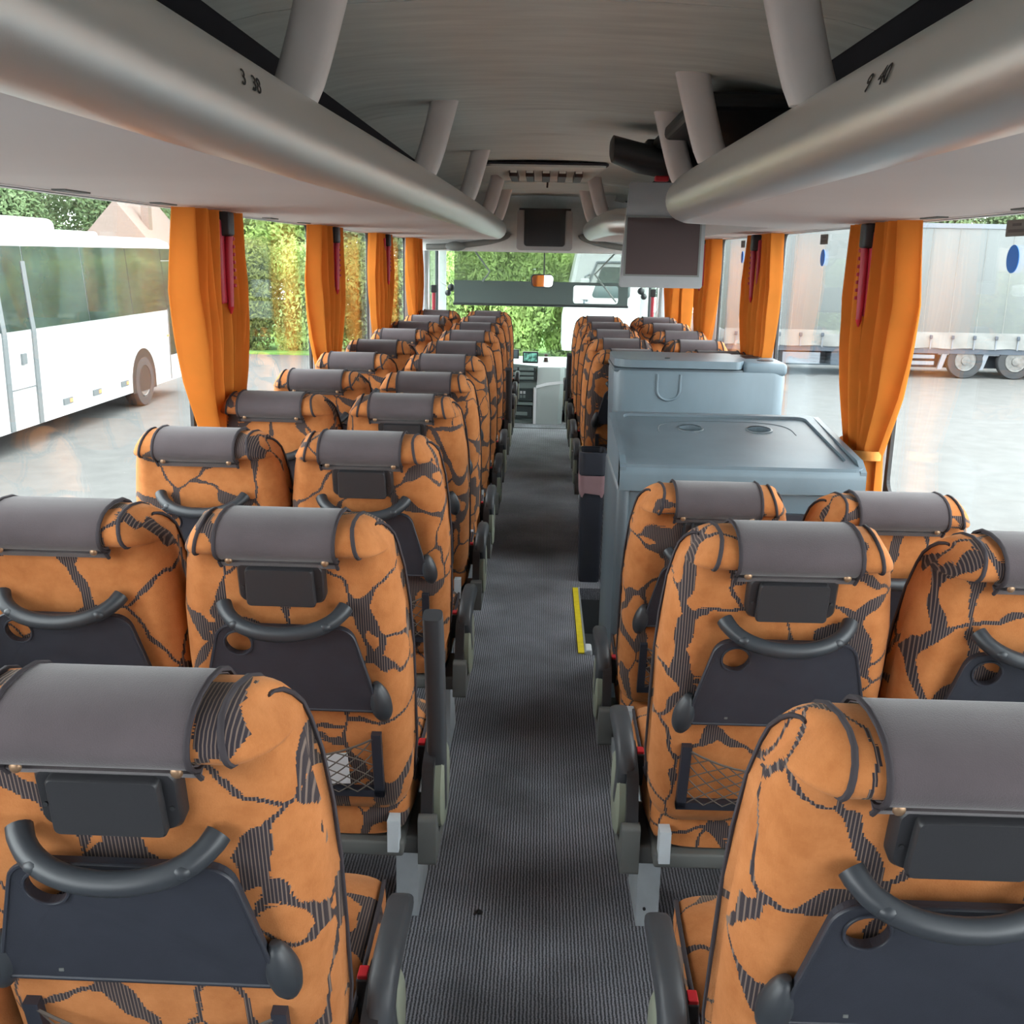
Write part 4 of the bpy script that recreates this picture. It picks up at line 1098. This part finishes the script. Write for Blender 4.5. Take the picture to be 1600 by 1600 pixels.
curtain(1, 8.2, 0.22, 0.3, 'narrow orange curtain hanging between the two farthest right curtain pairs', 'orange window curtains', 1, False)

def hammer(sgn, y, label):
    g = thing('emergency_hammer', label, 'hammer', (sgn * 1.078, y, 1.44), 'emergency hammers on the window pillars')
    MB().rbox(*sorted((sgn * 0.010, sgn * 0.035)), -0.045, 0.035, -0.02, 0.26, 0.008).build('holder', 'hammer_red', g, 40)
    hn = MB().tube([(0, 0.0, -0.03), (0, 0.0, 0.06), (0, 0.004, 0.17), (-sgn * 0.006, 0.008, 0.235)], [0.010, 0.014, 0.014, 0.012], 10).build('handle', 'hammer_red', g, 50)
    for k in range(7):
        MB().rbox(*sorted((-sgn * 0.018, sgn * 0.004)), 0.010, 0.022, 0.035 + k * 0.026, 0.047 + k * 0.026, 0.003).build('ridge', 'hammer_red', hn)
    MB().rbox(*sorted((-sgn * 0.02, sgn * 0.03)), -0.035, 0.02, 0.205, 0.285, 0.008).build('clip', 'black_plastic', g, 40)
    MB().tube([(0, 0, -0.03), (0, 0.0, -0.055)], [0.012, 0.003], 8).build('tip', 'red', g)
for i, y in enumerate((3.58, 5.46, 7.28)):
    hammer(-1, y, 'red emergency hammer on the %s left window pillar' % ORD[i])
for i, y in enumerate((3.58, 5.46, 7.28)):
    hammer(1, y, 'red emergency hammer on the %s right window pillar' % ORD[i])

# window stickers on the right panes
for i, y in enumerate((2.79, 4.67, 6.55)):
    nm = ['nearest', 'second', 'third'][i]
    o = thing('blue_sticker', 'round blue sticker on the %s right window pane' % nm, 'sticker', (1.222, y, 1.615), 'round blue window stickers')
    MB().prism(circle(0, 0, 0.036, 28), 'x', -0.0005, 0.0015).build('disc', 'bluedot', o)
    o = thing('exit_label', 'small grey brown label above the blue sticker on the %s right window' % nm, 'label', (1.222, y, 1.672), 'grey window labels')
    MB().prism(round_poly([(-0.062, 0.0), (0.062, 0.0), (0.062, 0.042), (-0.062, 0.042)], 0.004), 'x', -0.0005, 0.0015).build('plate', 'plaque', o)
    MB().box(-0.0012, -0.0004, -0.025, 0.025, 0.026, 0.033).build('print_line', 'plaque_ink', o)
    MB().box(-0.0012, -0.0004, -0.048, 0.048, 0.010, 0.018).build('print_line', 'plaque_ink', o)

# ================================================================= OUTSIDE
GZ = -1.40
struct(MB().box(-60, 60, -40, 60, GZ - 0.1, GZ).build('ground', 'ground'))
vg = struct(MB().box(-40, 3.0, 30.5, 60, GZ - 0.05, GZ + 0.05).build('ground_verge', 'grass'))

# bodywork of our own bus below and outside, so that windows do not hover
for sgn, side in ((-1, 'left'), (1, 'right')):
    struct(MB().box(*sorted((sgn * 1.262, sgn * 1.275)), Y0, 12.35, -1.1, SILL - 0.05).build('wall_outer_' + side, 'bus_white'))

# --- white bus on the left
wb = thing('parked_bus', 'white single deck bus parked alongside on the left', 'bus', (-7.75, 22.2, GZ))
BL = 11.5
prof = [(0, 0.33), (0, 1.75), (-0.02, 1.95), (-0.10, 3.0), (-0.17, 3.13), (-0.35, 3.2), (-2.2, 3.2), (-2.4, 3.05), (-2.5, 1.9), (-2.5, 0.33)]
rows = []
for (y, k) in ((-BL, 0.0), (-0.35, 0.0), (-0.12, 0.06), (0.0, 0.22)):
    rows.append([(lerp(x, -1.25, k * 0.35), y, lerp(z, 1.6, k * 0.12 if z > 2.9 else 0)) for x, z in prof])
MB().grid(rows, close_u=True, caps=True).build('body', 'bus_white', wb, 30)
def side_x(z): return interp(z, [0.33, 1.75, 1.95, 3.0], [0, 0, -0.02, -0.10]) + 0.012
def bus_quad(y0, y1, z0, z1, name, m, parent, off=0.0, slant=0.0):
    zs = [z0] + [z for z in (1.75, 1.95) if z0 < z < z1] + [z1]
    out_ = [(side_x(z) + off, y0, z) for z in zs] + [(side_x(z) + off, y1 - slant * (z - z0) / (z1 - z0), z) for z in reversed(zs)]
    n = len(zs); m_ = MB()
    for i in range(n - 1):
        q = [out_[i], out_[i + 1], out_[2 * n - 2 - i], out_[2 * n - 1 - i]]
        m_.grid([q, [(p[0] - 0.03, p[1], p[2]) for p in q]], close_u=True, caps=True)
    return m_.build(name, m, parent)
edges = [-11.3, -9.6, -7.45, -6.6, -4.6, -2.7, -0.9]
for a, b in zip(edges[:-1], edges[1:]):
    bus_quad(a + 0.015, b - 0.015, 1.78, 3.0, 'window', 'bus_glass', wb)
bus_quad(-0.885, -0.16, 0.85, 2.75, 'front_side_window', 'bus_glass', wb, slant=0.06)
bus_quad(-0.885, -0.22, 2.765, 3.0, 'corner_glass', 'bus_glass', wb, slant=0.05)
for y in (-7.5, -6.62):
    bus_quad(y - 0.07, y + 0.05, 0.34, 2.78, 'door_seal', 'bus_trim', wb, 0.012)
bus_quad(-0.90, -0.88, 0.36, 1.8, 'panel_gap', 'bus_trim', wb, 0.004)
bus_quad(-7.4, -6.7, 0.92, 0.935, 'panel_gap', 'bus_trim', wb, 0.004)
bus_quad(-7.08, -6.94, 1.28, 1.44, 'door_handle', 'bus_trim', wb, 0.02)
for y in (-5.85, -4.72, -3.5):
    lm = bus_quad(y, y + 0.32, 0.50, 0.60, 'marker_lamp', 'bus_trim', wb, 0.012)
    bus_quad(y + 0.2, y + 0.30, 0.52, 0.58, 'lens', 'orange_lamp', lm, 0.018)
bus_quad(-1.02, -0.95, 1.24, 1.28, 'indicator', 'orange_lamp', wb, 0.02)
MB().rbox(-2.1, -0.25, -11.2, -5.0, 3.15, 3.44, 0.13, 4).build('roof_unit', 'bus_white', wb, 40)
MB().rbox(-2.1, -0.25, -4.9, -3.4, 3.16, 3.27, 0.06, 3).build('roof_unit', 'bus_white', wb, 40)
MB().box(-2.2, -0.45, -11.0, -0.4, 0.18, 0.36).build('underbody', 'hole', wb)
for y in (-2.35, -8.9):
    ar_ = [(y + 0.60 * math.cos(q * PI / 14), 0.50 + 0.62 * math.sin(q * PI / 14)) for q in range(15)]
    MB().prism([(y - 0.6, 0.30)] + list(reversed(ar_)) + [(y + 0.6, 0.30)], 'x', -0.3, 0.006).build('wheel_arch', 'hole', wb)
    wh = MB().lathe((-0.13, y, 0.48), 'x', [(0.30, -0.12), (0.46, -0.12), (0.48, -0.08), (0.48, 0.10), (0.46, 0.14), (0.31, 0.145), (0.29, 0.11)], 30).build('wheel', 'tyre', wb, 50)
    MB().lathe((-0.13, y, 0.48), 'x', [(0.29, 0.12), (0.28, 0.135), (0.22, 0.06), (0.15, 0.05), (0.14, 0.10), (0.08, 0.12), (0.02, 0.12)], 26).build('rim', 'rim', wh, 50)
MB().box(-2.35, -0.2, 0.0, 0.02, 1.0, 2.95).build('windscreen', 'bus_glass', wb)

# --- articulated lorry across the yard on the right
tr = thing('semi_trailer', 'long pale curtain sided trailer standing across the yard', 'trailer', (4.9, 28.0, GZ))
TL = 13.4
MB().rbox(0, TL, 0.0, 2.5, 1.16, 3.98, 0.05, 2).build('curtain_body', 'tarp', tr, 40)
MB().box(-0.01, TL + 0.01, -0.02, 2.5, 3.90, 4.02).build('roof_rail', 'chassis_light', tr)
for k in range(19):
    x = 0.35 + 0.7 * k
    MB().tube([(x, -0.004, 1.2), (x, -0.004, 3.88)], 0.012, 4).build('curtain_seam', 'tarp_low', tr)
rows = []
for z in (0.80, 0.95, 1.1, 1.22):
    rows.append([(TL * k / 90, -0.03 - 0.02 * math.sin(k * 1.31 + z * 9) * (1.25 - z) * 2 - 0.01 * math.sin(k * 0.7 + z * 14), z + (0.012 * math.sin(k * 0.9) if z < 0.9 else 0)) for k in range(91)])
rows.append([(p[0], 0.02, p[2]) for p in rows[-1]]); rows.append([(TL * k / 90, 0.02, 0.8) for k in range(91)])
MB().grid(rows).build('curtain_hem', 'tarp_low', tr, 60)
for k in range(23):
    x = 0.3 + 0.575 * k
    s_ = MB().box(x - 0.018, x + 0.018, -0.065, -0.05, 0.78, 1.16).build('strap', 'chassis_light', tr)
    MB().rbox(x - 0.05, x + 0.03, -0.10, -0.06, 1.05, 1.15, 0.015).build('buckle', 'chassis', s_)
MB().box(0, TL, 0.0, 2.45, 0.66, 0.80).build('side_beam', 'chassis', tr)
MB().box(0.3, TL - 0.3, 0.7, 2.2, 0.22, 0.72).build('chassis_rail_shade', 'chassis', tr)  # rail deepened into a dark block, standing in for shadow and far-side wheels
MB().rbox(2.9, 4.3, 0.05, 0.6, 0.28, 0.68, 0.03).build('tool_box', 'chassis', tr, 40)
MB().box(1.6, 2.6, 0.02, 0.06, 0.32, 0.62).build('pallet_rack', 'chassis_light', tr)
for z in (0.35, 0.52):
    MB().box(4.4, 5.65, 0.02, 0.06, z, z + 0.10).build('side_guard', 'chassis_light', tr)
for x in (5.85, 6.95):
    MB().prism([(x, 0.66), (x + 0.14, 0.66), (x + 0.02, 0.24), (x - 0.10, 0.24)], 'y', 0.02, 0.10).build('mudguard_stay', 'chassis_light', tr)
MB().box(5.75, 10.4, 0.05, 0.6, 0.62, 0.68).build('mudguard', 'chassis_light', tr)
for x in (6.48, 7.82, 9.14):
    wh = MB().lathe((x, 0.15, 0.48), 'y', [(0.28, 0.10), (0.44, 0.10), (0.47, 0.06), (0.48, -0.08), (0.46, -0.13), (0.30, -0.14), (0.28, -0.10)], 32).build('wheel', 'tyre', tr, 50)
    MB().lathe((x, 0.15, 0.48), 'y', [(0.285, -0.13), (0.27, -0.145), (0.22, -0.10), (0.12, -0.09), (0.11, -0.16), (0.05, -0.17)], 28).build('rim', 'rim', wh, 50)
    for q in range(10):
        a = 2 * PI * q / 10
        MB().cyl((x + 0.165 * math.cos(a), 0.06, 0.48 + 0.165 * math.sin(a)), 'y', 0.018, -0.025, 0.01, 6).build('wheel_nut', 'chassis', wh)

tc_ = thing('lorry_tractor', 'white lorry cab coupled to the trailer, seen through the windscreen', 'lorry', (0.55, 27.75, GZ))
rows = []
cabp = [(0.0, 0.55), (0.0, 1.35), (0.10, 1.9), (0.36, 3.25), (0.8, 3.7), (2.3, 3.75), (2.32, 0.9), (1.9, 0.55)]
for (y, sh) in ((0.0, 0.10), (0.12, 0.0), (2.4, 0.0), (2.5, 0.1)):
    rows.append([(x + sh * (1 if x < 1 else -0.2), y, z) for x, z in cabp])
MB().grid(rows, close_u=True, caps=True).build('cab', 'bus_white', tc_, 25)
MB().plate(round_poly([(0.72, 1.95), (1.75, 1.95), (1.75, 2.75), (0.98, 2.75)], 0.08), [], lambda p: (p[0], -0.02, p[1]), (0, 0.05, 0)).build('door_window', 'bus_glass', tc_)
MB().tube([(0.62, -0.02, 1.85), (0.60, -0.03, 2.2), (0.85, -0.03, 2.86), (1.85, -0.03, 2.88)], 0.035, 6).build('window_trim', 'chassis_light', tc_, 60)
MB().rbox(0.42, 0.66, -0.22, -0.08, 1.90, 2.45, 0.04).build('mirror', 'bus_white', tc_, 40)
MB().tube([(0.66, -0.02, 2.55), (0.55, -0.14, 2.5), (0.54, -0.14, 1.8), (0.7, -0.02, 1.75)], 0.03, 6).build('mirror_arm', 'chassis_light', tc_, 60)
MB().box(0.3, 4.3, 0.7, 1.8, 0.5, 0.8).build('frame_rail', 'chassis', tc_)
for x in (1.1, 3.7):
    wh = MB().lathe((x, 0.2, 0.5), 'y', [(0.28, 0.10), (0.46, 0.10), (0.5, 0.05), (0.5, -0.10), (0.46, -0.14), (0.28, -0.12)], 28).build('wheel', 'tyre', tc_, 50)
    MB().lathe((x, 0.2, 0.5), 'y', [(0.28, -0.12), (0.22, -0.08), (0.1, -0.14), (0.03, -0.14)], 24).build('rim', 'rim', wh, 50)

# --- greenery: leafy bushes and trees
def leaf_cloud(n, rx, ry, rz, size, seed, base=0.0, lumps=9):
    R_ = random.Random(seed); mb_v = []; mb_f = []
    L_ = []
    for _ in range(lumps):
        th = R_.uniform(0, 2 * PI); q = R_.uniform(0.1, 0.62); h = R_.uniform(0.2, 0.82)
        L_.append((rx * q * math.cos(th), ry * q * math.sin(th), rz * h, R_.uniform(0.30, 0.48)))
    for _ in range(n):
        lx, ly, lz, lr = R_.choice(L_)
        d = Vector((R_.gauss(0, 1), R_.gauss(0, 1), R_.gauss(0, 1))).normalized() * R_.uniform(0.72, 1.06)
        p = Vector((lx + d.x * rx * lr, ly + d.y * ry * lr, max(0.05, lz + d.z * rz * lr * 0.75))) + Vector((0, 0, base))
        nrm_ = (d + Vector((R_.gauss(0, 0.6), R_.gauss(0, 0.6), R_.gauss(0, 0.6) + 0.3))).normalized()
        a = nrm_.orthogonal().normalized(); b = nrm_.cross(a)
        th = R_.uniform(0, 2 * PI); u = a * math.cos(th) + b * math.sin(th); w_ = nrm_.cross(u)
        s = size * R_.uniform(0.6, 1.35)
        o = len(mb_v)
        mb_v += [p - u * s, p - w_ * s * 0.45 + nrm_ * s * 0.12, p + u * s, p + w_ * s * 0.45 + nrm_ * s * 0.12]
        mb_f.append((o, o + 1, o + 2, o + 3))
    me = bpy.data.meshes.new('foliage'); me.from_pydata([tuple(v) for v in mb_v], [], mb_f)
    return me
def add_mesh(name, me, parent):
    o = bpy.data.objects.new(name, me); COL.objects.link(o); o.parent = parent; return o
bush_me = []
for i, mtn in enumerate(('leaf_a', 'leaf_b', 'leaf_c')):
    me = leaf_cloud(15000, 1.9, 1.3, 2.7, 0.075, 20 + i, lumps=22); me.materials.append(M[mtn]); bush_me.append(me)
tree_me = []
for i, mtn in enumerate(('leaf_c', 'leaf_a', 'leaf_b')):
    me = leaf_cloud(26000, 2.9, 2.5, 5.4, 0.095, 60 + i, base=1.6, lumps=26); me.materials.append(M[mtn]); tree_me.append(me)
stem_me = {}
def stems(hh, n, seed):
    R_ = random.Random(seed); m = MB()
    for k in range(n):
        a = R_.uniform(0, 2 * PI); e = Vector((math.cos(a) * 0.5 * hh * 0.5, math.sin(a) * 0.4 * hh * 0.5, hh))
        m.tube([(0.05 * math.cos(a), 0.05 * math.sin(a), 0), tuple(e * 0.5 + Vector((0.05, 0, 0))), tuple(e)], [0.06, 0.045, 0.015], 6)
    return m
def plant(name, label, cat, loc, me, stem_mb, scale, rz, group):
    t = thing(name, label, cat, loc, group, rz); t.scale = scale
    add_mesh('foliage', me, t)
    if 'o' not in stem_mb:
        stem_mb['o'] = stem_mb['mb'].build('trunk', 'bark', t, 60)
    else:
        o = stem_mb['o'].copy(); COL.objects.link(o); o.parent = t
    return t
bs = {'mb': stems(1.8, 6, 3)}
place_words = ['farthest left of the row', 'second from the left of the row', 'third from the left of the row', 'fourth from the left of the row', 'fifth from the left of the row',
               'sixth from the left of the row', 'seventh from the left of the row', 'just left of the windscreen centre', 'in front of the windscreen centre', 'beside the white lorry cab']
bx = [-16.0, -13.6, -11.2, -9.1, -7.2, -5.3, -3.6, -2.2, -0.7, 0.9]
mi = [1, 1, 1, 1, 0, 1, 0, 0, 0, 0]
for i, x in enumerate(bx):
    kind = ['fresh green', 'olive green', 'pale green'][mi[i]]
    plant('roadside_bush', '%s roadside bush, %s' % (kind, place_words[i]), 'bush', (x, 31.6 + 0.5 * math.sin(i * 2.1), GZ), bush_me[mi[i]], bs,
          (0.95 + 0.1 * math.sin(i * 1.3), 1, (1.0 if mi[i] else 1.25) + 0.12 * math.sin(i * 2.7)), i * 0.9, 'roadside bushes')
ts = {'mb': stems(4.2, 5, 9)}
tx = [(-29, 40), (-25, 41), (-21.5, 42), (-17.5, 44), (-13.0, 42), (-9.4, 40), (-5.8, 39), (-2.4, 38.5), (1.2, 38.5), (5.5, 44), (11, 45), (16, 44), (20, 44), (24, 44), (-23.6, 46.5), (-19.0, 47.5)]
for i, (x, y) in enumerate(tx):
    k = [0, 2, 0, 0, 0, 1, 0, 1, 1, 0, 0, 0, 0, 0, 0, 0][i]
    where = ('in the rear rank above the parked bus' if i > 13 else 'above the parked bus') if x < -14 else ('behind the bushes' if x < 2 else 'behind the lorry')
    plant('leafy_tree', '%s tree %s, number %s from the left' % (['pale green', 'bright green', 'olive green'][k], where, ORD[i] if 0 < i < 11 else ('one' if i == 0 else ['twelve', 'thirteen', 'fourteen', 'one', 'two'][i - 11])),
          'tree', (x, y, GZ), tree_me[k], ts, (1.15, 1.1, 1.05 + 0.15 * math.sin(i * 1.9)), i * 1.1, 'trees around the yard')

hs = thing('far_house', 'cream house with faded brown roof beyond the trees on the left', 'house', (-13.9, 34.2, GZ))
MB().box(-1.3, 1.3, 0, 3, 0, 2.9).build('walls', 'house', hs)
MB().prism([(-1.5, 2.8), (1.5, 2.8), (0.1, 4.5)], 'y', -0.4, 3.4).build('roof', 'roof', hs)
wn_ = MB().box(-0.5, 0.4, -0.03, 0.02, 1.5, 2.6).build('window', 'bus_trim', hs)
MB().box(0.6, 0.85, 0.5, 0.8, 3.2, 5.2).build('chimney', 'roof', hs)

SC.frame_set(1)
